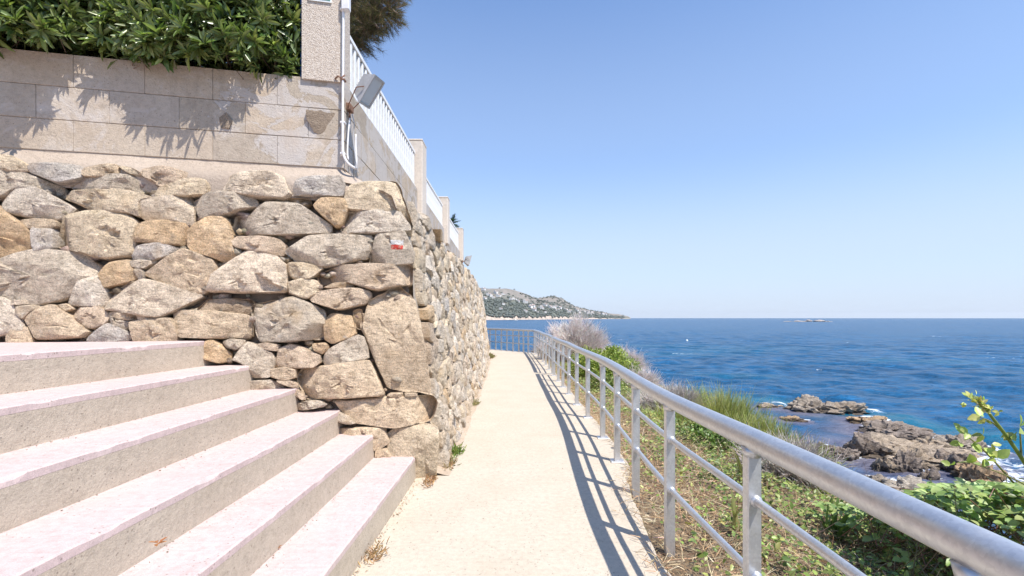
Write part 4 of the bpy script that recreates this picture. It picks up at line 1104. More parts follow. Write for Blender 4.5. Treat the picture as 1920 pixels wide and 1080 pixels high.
# cream pillars along the side
def cream_pillar(ya, yb_, ztop, lab):
    p_ = empty('fence_pillar', (-1.4, (ya+yb_)/2, 3.1), lab, 'pillar', 'cream pillars between the white fence panels')
    v, f = box_vf(-1.62, -1.335, ya, yb_, 2.85, ztop-.03, .012); build('shaft', v, f, M['cream'], p_)
    v, f = box_vf(-1.622, -1.333, ya-.002, yb_+.002, ztop-.029, ztop, .008); build('cap', v, f, M['cream'], p_)
cream_pillar(7.15, 7.5, 3.97, 'tallest looking cream pillar, the nearest one between two white fence panels')
cream_pillar(10.0, 10.3, 3.83, 'middle cream fence pillar with a dark palm beyond it')
cream_pillar(13.0, 13.28, 3.74, 'farthest cream fence pillar above the distant lamp')
def fence(ya, yb_, za, zb, n_, lab):
    f_ = empty('white_fence', (-1.45, (ya+yb_)/2, 3.2), lab, 'fence', 'white picket fence panels on the block wall')
    for k in range(n_):
        y = ya+(yb_-ya)*(k+.5)/n_; zt = za+(zb-za)*(k+.5)/n_; zb0 = 3.26+float(zdrop(y))+.015
        v, f = box_vf(-1.475, -1.445, y-.021, y+.021, zb0+.04, zt-.03, .004); build('picket', v, f, M['white'], f_)
    for nm, z0_, z1_, w in (('top_rail', za, zb, .022), ('bottom_rail', 3.33+float(zdrop(ya)), 3.33+float(zdrop(yb_)), .018)):
        V = []
        for (y, z) in ((ya, z0_), (yb_, z1_)):
            for (dx, dz) in ((-.022, -w), (.022, -w), (.022, w*.6), (-.022, w*.6)): V.append((-1.46+dx, y, z+dz))
        build(nm, V, [(0, 1, 2, 3), (7, 6, 5, 4), (0, 4, 5, 1), (1, 5, 6, 2), (2, 6, 7, 3), (3, 7, 4, 0)], M['white'], f_)
fence(4.27, 7.14, 3.80, 3.76, 26, 'nearest white picket fence panel, behind the large floodlight')
fence(7.51, 9.99, 3.66, 3.64, 22, 'middle white picket fence panel between the first two cream pillars')
fence(10.31, 12.99, 3.60, 3.59, 22, 'farthest white picket fence panel in front of the small palm')

# conduits and floodlights
cd = empty('conduit', tuple(W(643, 200, 3.98)), 'white plastic conduit running down the pillar corner and curling at the wall foot', 'pipe')
P = smooth_path([W(644, -40, 3.985), W(643.5, 60, 3.985), W(643, 150, 3.98), W(642.5, 240, 3.975), W(643, 282, 3.97), W(648, 300, 3.97), W(657, 310, 3.99), W(667, 316, 4.02)], 8)
v, f = tube_vf(P, .0105, 10); build('pipe', v, f, M['pvc'], cd, smooth=True)
P = [W(668, 317, 4.02), W(668.5, 300, 4.03), W(667, 275, 4.05), W(667, 252, 4.06)]; v, f = tube_vf(smooth_path(P, 4), .0075, 8); build('pipe', v, f, M['pvc'], cd, smooth=True)
P = [W(653, 300, 4.0), W(651.5, 285, 4.01), W(653, 250, 4.03), W(656, 222, 4.06)]; v, f = tube_vf(smooth_path(P, 4), .007, 8); build('pipe', v, f, M['pvc'], cd, smooth=True)
for py in (18, 150, 230, 288):
    c = W(643, py, 3.985); v, f = box_vf(c[0]-.02, c[0]+.02, c[1]-.018, c[1]+.03, c[2]-.008, c[2]+.008, .003); build('clip', v, f, M['pvc'] if py != 150 else M['rust'], cd)
v, f = box_vf(*(lambda c: (c[0]-.028, c[0]+.035, c[1]-.03, c[1]+.03, c[2]-.03, c[2]+.12))(W(648, 14, 3.98)), .006); build('junction_box', v, f, M['pvc'], cd)
P = smooth_path([W(660, 214, 4.05), W(664, 232, 4.04), W(663, 262, 4.03), W(667, 300, 4.0), W(672, 325, 4.0)], 6); v, f = tube_vf(P, .004, 6); build('cable', v, f, M['lampgrey'], cd, smooth=True)
P = smooth_path([W(628, 148, 3.98), W(634, 143, 3.97), W(640, 146, 3.97), W(646, 141, 3.98)], 4); v, f = tube_vf(P, .007, 6); build('rusty_bracket', v, f, M['rust'], cd, smooth=True)

def floodlight(c, e1, e2, n, s, lab, mount):
    r_ = empty('floodlight', tuple(c), lab, 'lamp')
    c = np.array(c); e1, e2, n = [np.array(q, float) for q in (e1, e2, n)]
    def fr(dims, mat, name, par=r_):
        V = []
        for (a, b, d) in dims: V += [c+e1*a*i*s+e2*b*j*s+n*d*s for (i, j) in ((-1, -1), (1, -1), (1, 1), (-1, 1))]
        F = [(3, 2, 1, 0)]
        for k in range(len(dims)-1): F += [(k*4+a, k*4+(a+1) % 4, k*4+4+(a+1) % 4, k*4+4+a) for a in range(4)]
        m = (len(dims)-1)*4; F.append((m, m+1, m+2, m+3))
        return build(name, V, F, mat, par)
    hs = fr([(.07, .045, -.13), (.10, .065, -.125), (.145, .105, -.02), (.145, .105, 0)], M['lampgrey'], 'housing')
    # rim as four bars
    for (a, b, la, lb) in ((0, .108, .155, .010), (0, -.108, .155, .010), (.148, 0, .010, .099), (-.148, 0, .010, .099)):
        V = [c+e1*(a+i*la)*s+e2*(b+j*lb)*s+n*d*s for d in (-.006, .014) for (i, j) in ((-1, -1), (1, -1), (1, 1), (-1, 1))]
        build('rim', V, [(3, 2, 1, 0), (4, 5, 6, 7)]+[(k, (k+1) % 4, 4+(k+1) % 4, 4+k) for k in range(4)], M['lampgrey'], r_)
    V = [c+e1*i*.137*s+e2*j*.098*s+n*.004*s for (i, j) in ((-1, -1), (1, -1), (1, 1), (-1, 1))]+[c+e1*i*.137*s+e2*j*.098*s+n*.0015*s for (i, j) in ((-1, -1), (1, -1), (1, 1), (-1, 1))]
    build('glass', V, [(0, 1, 2, 3), (7, 6, 5, 4)]+[(k, 4+k, 4+(k+1) % 4, (k+1) % 4) for k in range(4)], M['glass'], r_)
    for k in range(5):
        a = -.06+.03*k
        V = [c+e1*(a+i*.0025)*s+e2*j*.05*s+n*d*s for d in (-.145, -.11) for (i, j) in ((-1, -1), (1, -1), (1, 1), (-1, 1))]
        build('fin', V, [(3, 2, 1, 0), (4, 5, 6, 7)]+[(k2, (k2+1) % 4, 4+(k2+1) % 4, 4+k2) for k2 in range(4)], M['lampgrey'], r_)
    for sg_ in (-1, 1):
        P = [c+e2*sg_*.112*s-n*.03*s, c+e2*sg_*.116*s-n*.09*s+e1*.05*s, np.array(mount)+e2*sg_*.05*s]
        v, f = tube_vf(P, .0055*s, 6); build('bracket_arm', v, f, M['rust'] if s > .8 else M['pvc'], r_)
    m = np.array(mount); v, f = box_vf(m[0]-.03*s, m[0]+.02*s, m[1]-.06*s, m[1]+.06*s, m[2]-.035*s, m[2]+.035*s, .004); build('mount_plate', v, f, M['rust'] if s > .8 else M['pvc'], r_)
    v, f = tube_vf([m, m+np.array([.0, -.02, -.13])*s], .010*s, 6); build('mount_strut', v, f, M['rust'] if s > .8 else M['pvc'], r_)
fv = unit(W(693, 171, 1.0)-np.array([0, 0, EYE])); rv = unit(np.cross(fv, [0, 0, 1.0])); uv = np.cross(rv, fv)
n_l = unit(-fv*.50+.87*(rv*.866-uv*.5)); e1 = -.5*rv-.866*uv; e1 = unit(e1-n_l*(e1@n_l)); e2 = np.cross(n_l, e1)
floodlight(W(696, 172, 4.02), e1, e2, n_l, .82, 'large grey floodlight on a rusty bracket at the corner of the block wall', (XS+.02, 4.12, 3.10))
e1b = np.array([.25, .1, .96]); e1b /= np.linalg.norm(e1b); e2b = np.cross(e1b, [0.9, .3, -.2]); e2b /= np.linalg.norm(e2b)
floodlight(W(880, 489, 13.1), e1b, e2b, np.cross(e2b, e1b), .9, 'small distant floodlight poking out beyond the farthest cream pillar', (-1.36, 13.1, 2.80))
bp = empty('blue_post', (-1.755, 4.2, 3.29), 'dark blue metal post between the hedge and the pebbledash pillar', 'post')
v, f = box_vf(-1.775, -1.745, 4.02, 4.06, 3.29, 4.65, .004); build('post', v, f, M['blue'], bp)
v, f = box_vf(-2.15, -1.785, 4.23, 4.25, 3.27, 3.80, .004); build('panel', v, f, M['blue'], bp)

# ------------------------------------------------------------------ railing
RZ = 1.3*.645; MZ = 1.3*.468; LZ = 1.3*.248
PN = [(1410, 640, .703), (1255, 428, .69), (1192, 328, .707), (1157, 269, .732), (1130, 225, .755), (1102, 187, .76), (1081, 163, .745), (1067, 143, .745), (1055, 130, .735), (1046, 119, .73), (1038, 108.5, .728)]
near = [(c*1.3, 1170/b) for (a, b, c) in PN]
near = [(.925, -.85), (.925, .05), (.92, .95)]+near
far = [(.728*1.3-.012, 1170/105.5), (.722*1.3, 1170/97), (.712*1.3, 1170/89), (.70*1.3, 1170/83), (.69*1.3, 1170/77.5), (.675*1.3, 1170/73), (.658*1.3, 1170/69), (CA[0], CA[1])]
for k in range(1, 12):
    d_ = {1: .34, 2: .62, 3: .89, 4: 1.24, 5: 1.62, 6: 1.98, 7: 2.36}.get(k, 2.36+.38*(k-7)); q = CA+FD*d_; far.append((q[0], q[1]))
def railing(pts, lab, wid=.062):
    r_ = empty('metal_railing', (pts[len(pts)//2][0], pts[len(pts)//2][1], 0), lab, 'railing')
    pc = smooth_path(pts, 4) if len(pts) < 14 or pts[0][1] < 0 else np.array([q for i in range(len(pts)-1) for q in (pts[i], ((pts[i][0]+pts[i+1][0])/2, (pts[i][1]+pts[i+1][1])/2))]+[pts[-1]])
    for nm, z, rad, n_ in (('top_rail', RZ, .0425, 24), ('middle_rail', MZ, .0165, 12), ('lower_rail', LZ, .0165, 12)):
        P = np.array([(x+(.006 if z < RZ else 0), y, z+(.005*math.sin(y*1.7) if nm == 'top_rail' else 0)) for x, y in pc])
        v, f = tube_vf(P, rad, n_); build(nm, v, f, M['galv'], r_, smooth=True, sharp=60)
    for k, (x, y) in enumerate(pts):
        j = max(0, min(len(pts)-2, k)); tx, ty = pts[j+1][0]-pts[j][0], pts[j+1][1]-pts[j][1]; l = math.hypot(tx, ty); tx /= l; ty /= l
        g = min(0, float(ground_z(np.array(x+.05), np.array(y)))) if y < 4 else 0
        bx = box_vf(-wid/2, wid/2, -.011, .011, min(-.02, g-.1), RZ-.03, .003)
        ry = .33   # flat bars stand a little turned
        V = []
        v0, f0 = box_vf(-wid/2, wid/2, -.022, .022, min(-.02, g-.1), RZ-.025, .004)
        for p_ in v0: V.append((x+ty*p_[0]+tx*p_[1], y-tx*p_[0]+ty*p_[1], p_[2]))
        build('post', V, f0, M['galv'], r_)
        if y < 9:
            for zc_ in (MZ, LZ):
                q0 = np.array([x+.006, y, zc_]); td = np.array([tx, ty, 0])
                v0, f0 = tube_vf([q0-td*.030, q0-td*.0235, q0+td*.0235, q0+td*.030], [.017, .0235, .0235, .017], 10); build('weld', v0, f0, M['galv'], r_, smooth=True)
            q0 = np.array([x, y, RZ-.05]); v0, f0 = tube_vf([q0+np.array([0, 0, -.016]), q0+np.array([0, 0, .02])], [.032, .040], 10); build('weld', v0, f0, M['galv'], r_, smooth=True)
        if y > 3.9:
            v0, f0 = box_vf(-.06, .06, -.06, .06, -.01, .010, .003); V = [(x+ty*p_[0]+tx*p_[1], y-tx*p_[0]+ty*p_[1], p_[2]) for p_ in v0]
            build('base_plate', V, f0, M['galv'], r_)
    return r_
railing(near, 'near galvanised tube railing running along the right edge of the path', .053)
railing(far, 'far galvanised railing where the path bends left above the sea', .050)

# ------------------------------------------------------------------ hedge
hd = empty('hedge', (-3.6, 3.9, 3.3), 'dense glossy green hedge spilling over the block wall', 'hedge')
HO = []
for (px, dp) in ((-120, 120), (-60, 175), (0, 186), (31, 178), (62, 150), (100, 95), (125, 66), (145, 35), (170, 4), (194, 60), (212, 96), (240, 84), (265, 100), (290, 130), (312, 158), (340, 128), (375, 160), (406, 168), (430, 135), (444, 146), (470, 80), (487, 92), (519, 40), (535, 0)):
    Yd = 4.32/(1-.2117*(px-960)/F0); dm = dp/F0*Yd; HO.append(((px-960)/F0*Yd+.434*dm, .04+.47*dm))
HO = np.array(sorted(HO))
def hedge_front(X): return np.interp(X, HO[:, 0], HO[:, 1])
n = 5200
X = rng.uniform(-7, -1.80, n); t_ = rng.uniform(0, 1, n)**.8; Z = 3.27+t_*1.35
over = hedge_front(X)*np.interp(Z, [3.2, 3.36, 3.8, 4.7], [.75, 1.0, 1.0, .8])+(fbm(X*3, Z*3, 2)-.5)*.05
over = np.minimum(over, .05+(-1.80-X)*.75)
dep = .03+rng.exponential(.13, n); Y = blk_y(X)-over+dep
P = np.stack([X, Y, Z], 1)
P[:, 2] = np.where(Y > blk_y(X)-.02, np.maximum(P[:, 2], 3.31), P[:, 2])
main = unit(np.stack([rng.normal(.1, .45, n), -1+rng.normal(0, .3, n), rng.normal(.45, .5, n)], 1))
P[:, 1] += .05
items = []
HG = [(.12, .17, .05), (.155, .215, .06), (.09, .14, .045), (.22, .27, .08), (.30, .34, .12), (.13, .17, .07)]
for q in range(11):
    rd = rdir(n); D = unit(main*rng.uniform(.25, .8, (n, 1))+rd*.85)
    tip = P+main*rng.uniform(-.03, .03, (n, 1))
    L = rng.uniform(.075, .13, n); col = palette(HG, n, .22)
    items.append(leaves(tip, D, unit(main+rd*.3), L, L*rng.uniform(.22, .30, n), T_lance(), col))
# clear rosettes of long leaves along the lower outer edge
nr_ = 330; Xr = rng.uniform(-6.5, -1.95, nr_); Zr_ = rng.uniform(3.30, 3.85, nr_); Yr = blk_y(Xr)-np.minimum(hedge_front(Xr), .05+(-1.80-Xr)*.75)*rng.uniform(.55, 1.0, nr_)
C0 = np.stack([Xr, Yr, Zr_], 1); ax = unit(np.stack([rng.normal(.1, .3, nr_), np.full(nr_, -1.0), rng.normal(-.1, .5, nr_)], 1))
for q in range(16):
    rd = rdir(nr_); D = unit(rd-ax*np.sum(rd*ax, 1, keepdims=True)+ax*rng.uniform(.1, .7, (nr_, 1))); L = rng.uniform(.085, .135, nr_)
    items.append(leaves(C0, D, ax, L, L*rng.uniform(.20, .27, nr_), T_lance(), palette([(.15, .20, .06), (.20, .26, .08), (.27, .33, .11)], nr_, .15)))
v, f, c = join_np(items); build('foliage', v, f, M['glossleaf'], hd, col=c)
nb = 420; Xb = rng.uniform(-6.8, -1.95, nb); P0 = np.stack([Xb, blk_y(Xb)+rng.uniform(.1, .4, nb), rng.uniform(3.2, 4.2, nb)], 1)
P1 = P0+np.stack([rng.normal(0, .2, nb), -rng.uniform(.1, .42, nb), rng.uniform(-.05, .35, nb)], 1)
P1[:, 0] = np.minimum(P1[:, 0], -1.9); P1[:, 1] = np.maximum(P1[:, 1], blk_y(P1[:, 0])-hedge_front(P1[:, 0]))
v, f, c = twigs(P0, P1, .007, .003, palette([(.22, .16, .10), (.30, .23, .15)], nb)); build('branches', v, [f], M['bark'], hd)
# inner mass behind so that no sky shows low through the hedge
n = 5200; X = rng.uniform(-7, -1.85, n); P = np.stack([X, blk_y(X)+rng.uniform(.15, .75, n), rng.uniform(3.2, 4.6, n)], 1)
items = [leaves(P, rdir(n), rdir(n), rng.uniform(.09, .15, n), rng.uniform(.03, .05, n), T_lance(), palette(HG, n)) for _ in range(5)]
v, f, c = join_np(items); build('inner_foliage', v, f, M['glossleaf'], hd, col=c)

# ------------------------------------------------------------------ pine and palm behind the fence
pt = empty('pine_tree', (-4.3, 9.6, 2.8), 'brownish green pine branches hanging above the white fence, against the sky', 'tree')
v, f = tube_vf(smooth_path([(-4.3, 9.6, 2.7), (-4.2, 9.5, 4.5), (-4.35, 9.3, 6.5), (-4.0, 9.1, 8.6)], 5), np.linspace(.22, .10, 16), 12); build('trunk', v, f, M['bark'], pt, smooth=True)
cl = [(-2.45, 8.0, 6.75, .80), (-2.95, 8.3, 6.4, .85), (-2.15, 7.9, 6.35, .48), (-2.75, 8.0, 5.98, .42), (-3.6, 8.6, 6.5, 1.0), (-2.5, 8.2, 7.8, 1.0), (-3.7, 9, 7.9, 1.3), (-2.05, 7.9, 7.0, .5), (-2.35, 7.8, 6.05, .35)]
items = []; tw0 = []; tw1 = []
for (x, y, z, r_) in cl:
    nt = int(520*r_*r_)+90; d = rdir(nt); P = np.array([x, y, z])+d*r_*rng.uniform(.45, 1.0, (nt, 1))*np.array([1, .9, .85])
    tw0.append(P-d*.18-np.array([0, 0, .02])); tw1.append(P)
    for q in range(26):
        D = unit(d*.7+rdir(nt)*.75+np.array([0, 0, .15])); L = rng.uniform(.09, .15, nt)
        items.append(leaves(P-d*rng.uniform(0, .12, (nt, 1)), D, rdir(nt), L, .0045, T_needle(), palette([(.13, .14, .055), (.16, .15, .06), (.20, .15, .08), (.10, .12, .045), (.26, .18, .10)], nt)))
v, f, c = join_np(items); build('crown', v, f, M['straw'], pt, col=c)
v, f, c = twigs(np.concatenate(tw0), np.concatenate(tw1), .006, .003, np.array([.2, .15, .11])); build('twigs', v, [f], M['bark'], pt)
for (x, y, z, r_) in cl:
    P = smooth_path([(-4.2, 9.3, 5.2+rng.uniform(0, 2)), ((x-4.2)/2, (y+9.3)/2, z-.6+rng.uniform(0, .5)), (x, y, z), (x+r_*.6, y-.1, z-.1)], 5)
    v, f = tube_vf(P, np.linspace(.06, .012, len(P)), 7); build('branch', v, f, M['bark'], pt, smooth=True)
pm = empty('palm', (-2.2, 17, 2.6), 'small dark palm top showing behind the farthest fence panel', 'palm')
cc_ = W(846, 420, 16.5)
v, f = tube_vf([(cc_[0], cc_[1], 2.4), (cc_[0]+.02, cc_[1], cc_[2])], [.10, .07], 9); build('trunk', v, f, M['bark'], pm, smooth=True)
items = []
for k in range(34):
    a = rng.uniform(0, 6.28); el = rng.uniform(-.3, 1.3); D0 = np.array([math.cos(a)*math.cos(el), math.sin(a)*math.cos(el), math.sin(el)]); L = rng.uniform(.3, .46)
    q = np.linspace(0.1, 1, 16)[:, None]; Pp = cc_+D0*L*q-np.array([0, 0, .22])*q*q*L
    for sgn in (-1, 1):
        S_ = unit(np.cross(D0, [0, 0, 1.0]))*sgn
        items.append(leaves(Pp, np.repeat((S_+D0*.6)[None], 16, 0)+rng.normal(0, .1, (16, 3)), np.repeat(np.array([[0, 0, 1.0]]), 16, 0), .17*(1.1-q[:, 0]*.6), .02, T_blade(), palette([(.05, .09, .04), (.07, .12, .05)], 16)))
v, f, c = join_np(items); build('fronds', v, f, M['leaf'], pm, col=c)

# ------------------------------------------------------------------ slope vegetation
def veg_h(X, Y): return .05*np.clip((X-.78)/.2, .15, 1)+.30*np.clip(fbm(X*1.1, Y*1.1, 14)-.32, 0, 1)*np.clip((X-1.0)/.7, .1, 1)
def slope_pts(n, x0, x1, y0, y1, cond=None):
    X = rng.uniform(x0, x1, n); Y = y0+(y1-y0)*rng.uniform(0, 1, n)**1.35
    k = np.ones(n, bool)
    if cond is not None: k = cond(X, Y)
    X, Y = X[k], Y[k]; return X, Y, np.where(X < path_right(Y)+.02, .004, ground_z(X, Y))
def green_mask(X, Y): return fbm(X*1.6+5, Y*1.6, 41)
GREENS = [(.17, .24, .055), (.22, .29, .065), (.13, .19, .05), (.30, .34, .09), (.36, .36, .12)]
STRAWS = [(.58, .45, .27), (.64, .51, .33), (.48, .32, .19), (.68, .58, .40), (.55, .36, .21)]
edge_in = lambda X, Y: X > path_right(Y)-.02-.16*(Y < 3.9)*rng.uniform(0, 1, len(X))**2.5
items = []
# dry grass and straw litter
for _ in range(2):
    X, Y, Z = slope_pts(56000, .66, 4.6, -.5, 17, lambda X, Y: edge_in(X, Y) & (rng.uniform(0, 1, len(X)) < np.clip(1.3-green_mask(X, Y)*1.3+.35*(X < 1.5), .12, 1)))
    n = len(X); h = veg_h(X, Y); P = np.stack([X, Y, Z+rng.uniform(0, 1, n)*h*.8+.005], 1)
    D = unit(np.stack([rng.normal(0, 1, n), rng.normal(0, 1, n), rng.normal(.25, .35, n)], 1)); L = rng.uniform(.05, .19, n)*np.interp(X, [.8, 1.3], [.6, 1])
    items.append(leaves(P, D, rdir(n)+np.array([0, 0, .8]), L, rng.uniform(.002, .0055, n), T_blade(), palette(STRAWS, n, .25)))
v, f, c = join_np(items)
tag(build('dry_grass', v, f, M['straw'], col=c), 'dry straw coloured grass and litter covering the slope behind the railing', 'dry grass', kind='stuff')
items = []
for (N_, LL, thr) in ((66000, (.018, .042), .385), (6000, (.03, .055), .54)):
    X, Y, Z = slope_pts(N_, .95, 4.8, -.5, 17, lambda X, Y: edge_in(X, Y) & (green_mask(X, Y) > thr+.03-.17*(X > 1.8)+rng.normal(0, .06, len(X))) & ((X > 1.35)|(rng.uniform(0, 1, len(X)) < .25)))
    n = len(X); h = veg_h(X, Y)*1.25; P = np.stack([X, Y, Z+h*rng.uniform(.2, 1.0, n)**.6+.01], 1)
    D = unit(np.stack([rng.normal(-.1, 1, n), rng.normal(-.2, 1, n), rng.normal(.15, .45, n)], 1)); L = rng.uniform(*LL, n)
    items.append(leaves(P, D, unit(rdir(n)*.55+np.array([-.1, -.3, 1.0])), L, L*rng.uniform(.55, .8, n), T_ovate(), palette(GREENS, n, .25)))
v, f, c = join_np(items)
tag(build('ground_cover', v, f, M['leaf'], col=c), 'low green brambles and weeds creeping over the slope behind the railing', 'ground cover', kind='stuff')
# tangled dry stems
n = 5200; X, Y, Z = slope_pts(n, 1.0, 4.6, -.3, 16, edge_in); n = len(X); h = veg_h(X, Y)
P0 = np.stack([X, Y, Z+h*rng.uniform(.2, 1.1, n)], 1); P1 = P0+unit(np.stack([rng.normal(0, 1, n), rng.normal(0, 1, n), rng.normal(.15, .4, n)], 1))*rng.uniform(.08, .34, (n, 1))
v, f, c = twigs(P0, P1, rng.uniform(.0012, .003, n), .0008, palette([(.36, .27, .19), (.28, .22, .17), (.45, .38, .30), (.22, .12, .08)], n)); 
tag(build('dry_stems', v, [f], M['straw'], col=c), 'tangle of bare dry stems lying through the weeds on the slope', 'dry stems', kind='stuff')

def bush(name, cx, cy, rx, ry, rz, zc, nleaf, L, cols, lab, tmpl=T_ovate(), ratio=.6, mat='leaf', twigcol=(.24, .17, .11)):
    g = float(ground_z(np.array(cx), np.array(cy))); e_ = empty(name, (cx, cy, g), lab, 'bush')
    nc = 46; cd_ = rdir(nc); cd_[:, 2] = abs(cd_[:, 2])*.9-.15; CC_ = np.array([cx, cy, zc])+cd_*np.array([rx, ry, rz])*rng.uniform(.45, .85, (nc, 1)); cr_ = rng.uniform(.18, .34, nc)*min(rx, rz)*1.15
    k = rng.integers(0, nc, nleaf); d = rdir(nleaf); P = CC_[k]+d*cr_[k][:, None]*rng.uniform(.5, 1.05, (nleaf, 1))
    P[:, 2] = np.maximum(P[:, 2], ground_z(P[:, 0], P[:, 1])+.01)
    D = unit(d+rdir(nleaf)*.8+np.array([0, 0, .2])); LL = rng.uniform(.7, 1.3, nleaf)*L
    v, f, c = leaves(P, D, unit(d+rdir(nleaf)*.6+np.array([0, -.2, .5])), LL, LL*ratio, tmpl, palette(cols, nleaf, .2))
    build('foliage', v, [f], M[mat], e_, col=c)
    P0 = np.repeat(np.array([[cx, cy, g-.05]]), nc, 0)+rng.normal(0, .06, (nc, 3))*np.array([1, 1, 0]); v, f, c = twigs(P0, CC_, .012, .004, np.array(twigcol)); build('branches', v, [f], M['bark'], e_)
    return e_
bush('green_bush', 2.05, 10.8, .88, .9, .80, .02, 17000, .045, [(.24, .31, .05), (.30, .36, .07), (.16, .23, .045), (.36, .41, .10)], 'rounded bright green bush directly behind the middle of the railing')
bush('green_bush', 1.75, 9.0, .42, .6, .45, -.12, 6500, .04, [(.15, .21, .05), (.2, .26, .06), (.28, .27, .1)], 'smaller dull green bush in front of the bright rounded one')
bush('green_bush', 2.2, 5.5, .55, .55, .36, -.25, 7000, .045, [(.13, .21, .05), (.17, .26, .055), (.11, .16, .045)], 'low dark green leafy bush between broom and railing', )
bush('green_bush', 1.9, 4.2, .38, .4, .26, -.2, 5000, .018, [(.10, .19, .05), (.13, .23, .06)], 'small feathery fresh green plant behind the third railing post', T_lance(), .2)
# dry tamarisk: fans of fine bare twigs
def dry_bush(cx, cy, rx, rz, zc, n, lab, cols, ln=.34, name='dry_bush'):
    g = float(ground_z(np.array(cx), np.array(cy))); e_ = empty(name, (cx, cy, g), lab, 'bush')
    items = []
    base = np.array([cx, cy, g]); nm = 260
    D = rdir(nm); D[:, 2] = abs(D[:, 2])*.9+.15; D = unit(D)
    ends = base+np.array([0, 0, .15])+D*np.array([rx, rx, (zc+rz-g)])*rng.uniform(.55, .80, (nm, 1))
    st = np.repeat(base[None], nm, 0)+rng.normal(0, .12, (nm, 3))*np.array([1, 1, .2])
    items.append(twigs(st, ends, .009, .004, palette([(.42, .34, .29)], nm)))
    k = rng.integers(0, nm, n//3); w = rng.uniform(.4, 1, (n//3, 1)); P0 = st[k]*(1-w)+ends[k]*w; P1 = P0+unit(D[k]+rdir(n//3)*.6)*rng.uniform(.15, .4, (n//3, 1))*ln/.34
    items.append(twigs(P0, P1, .004, .002, palette(cols, n//3)))
    k = rng.integers(0, n//3, n); w = rng.uniform(.2, 1, (n, 1)); Q0 = P0[k]*(1-w)+P1[k]*w; Q1 = Q0+unit(unit(P1[k]-P0[k])+rdir(n)*.7+np.array([0, 0, .25]))*rng.uniform(.08, .22, (n, 1))*ln/.34
    items.append(twigs(Q0, Q1, .0026, .0014, palette(cols, n)))
    v, f, c = join_np(items); build('twigs', v, f, M['paletwig'], e_, col=c); return e_
PINKG = [(.80, .72, .67), (.86, .79, .75), (.74, .64, .59), (.88, .84, .81)]
dry_bush(2.0, 15.2, 1.35, 1.05, .36, 22000, 'large bare pinkish grey bush rising behind the far part of the railing', PINKG)
dry_bush(2.95, 13.2, .75, .60, -.25, 8000, 'bare pinkish grey bush trailing towards the sea behind the green bush', PINKG)
dry_bush(2.65, 10.4, .42, .24, -.58, 4500, 'small bare grey bush at the seaward foot of the green bush', PINKG)
dry_bush(2.45, 7.4, .42, .22, -.55, 7000, 'pale grey bare bush seen through the railing beside the broom', [(.62, .57, .52), (.7, .65, .6), (.5, .44, .4)])
dry_bush(1.0, 18.2, .35, .35, -.05, 2500, 'small brown dry bush at the far corner of the railing', [(.34, .25, .18), (.42, .33, .25)], .2)
dry_bush(2.55, 4.5, .38, .22, -.40, 3500, 'whitish tangle of dead twigs on the slope beyond the nearest post', [(.62, .57, .52), (.52, .46, .41)], .25)
# broom: dense upright green yellow switches
def broom(cx, cy, r_, h, n, lab):
    g = float(ground_z(np.array(cx), np.array(cy))); e_ = empty('broom_bush', (cx, cy, g), lab, 'bush')
    P = np.stack([cx+rng.normal(0, r_*.5, n), cy+rng.normal(0, r_*.5, n), np.zeros(n)], 1); P[:, 2] = ground_z(P[:, 0], P[:, 1])
    fan = (P-np.array([cx, cy, 0]))*np.array([1, 1, 0])/r_
    D = unit(fan*.45+rdir(n)*.22+np.array([0, 0, 1.0])); L = h*rng.uniform(.5, 1.1, n)
    cols = [(.46, .50, .14), (.54, .56, .18), (.60, .57, .26), (.36, .42, .12)]
    it = [twigs(P, P+D*L[:, None]*.55, .004, .003, palette(cols, n))]
    for q in range(5):
        w = rng.uniform(.25, .6, (n, 1)); B0 = P+D*L[:, None]*w; it.append(twigs(B0, B0+unit(D+rdir(n)*.28)*L[:, None]*rng.uniform(.25, .5, (n, 1)), .0026, .0010, palette(cols, n)))
    v, f, c = join_np(it); build('switches', v, f, M['leaf'], e_, col=c); return e_
broom(3.15, 7.1, .42, .62, 420, 'tallest yellow green broom bush at the slope edge, farthest along')
broom(3.30, 6.2, .36, .42, 330, 'yellow green broom bush in the middle of the broom row')
broom(3.25, 5.5, .34, .36, 280, 'low yellow green broom bush at the near end of the broom row')
broom(2.2, 6.4, .26, .40, 260, 'small broom tuft seen through the railing, left of the broom row')
def swords(cx, cy, n, L, lab, col):
    g = float(ground_z(np.array(cx), np.array(cy))); e_ = empty('sword_leaf_plant', (cx, cy, g), lab, 'plant')
    P = np.array([cx, cy, g])+rng.normal(0, .03, (n, 3)); D = rdir(n)*.6; D[:, 2] = 1; 
    for k in range(n):
        v, f, c = leaves(P[k:k+1], D[k:k+1], rdir(1), np.array([L*rng.uniform(.7, 1.1)]), np.array([.028]), T_blade(), palette(col, 1)); build('blade', v, [f], M['leaf'], e_, col=c)
swords(2.25, 3.35, 16, .40, 'spiky green sword leaved plant just below the handrail', [(.10, .17, .04), (.15, .22, .06)])
swords(1.95, 4.0, 12, .36, 'spiky dull green plant left of the brighter sword leaved one', [(.12, .14, .05), (.22, .20, .09)])
swords(1.45, 3.1, 8, .26, 'small spiky yellowish plant close behind the second post', [(.18, .2, .06), (.3, .26, .1)])

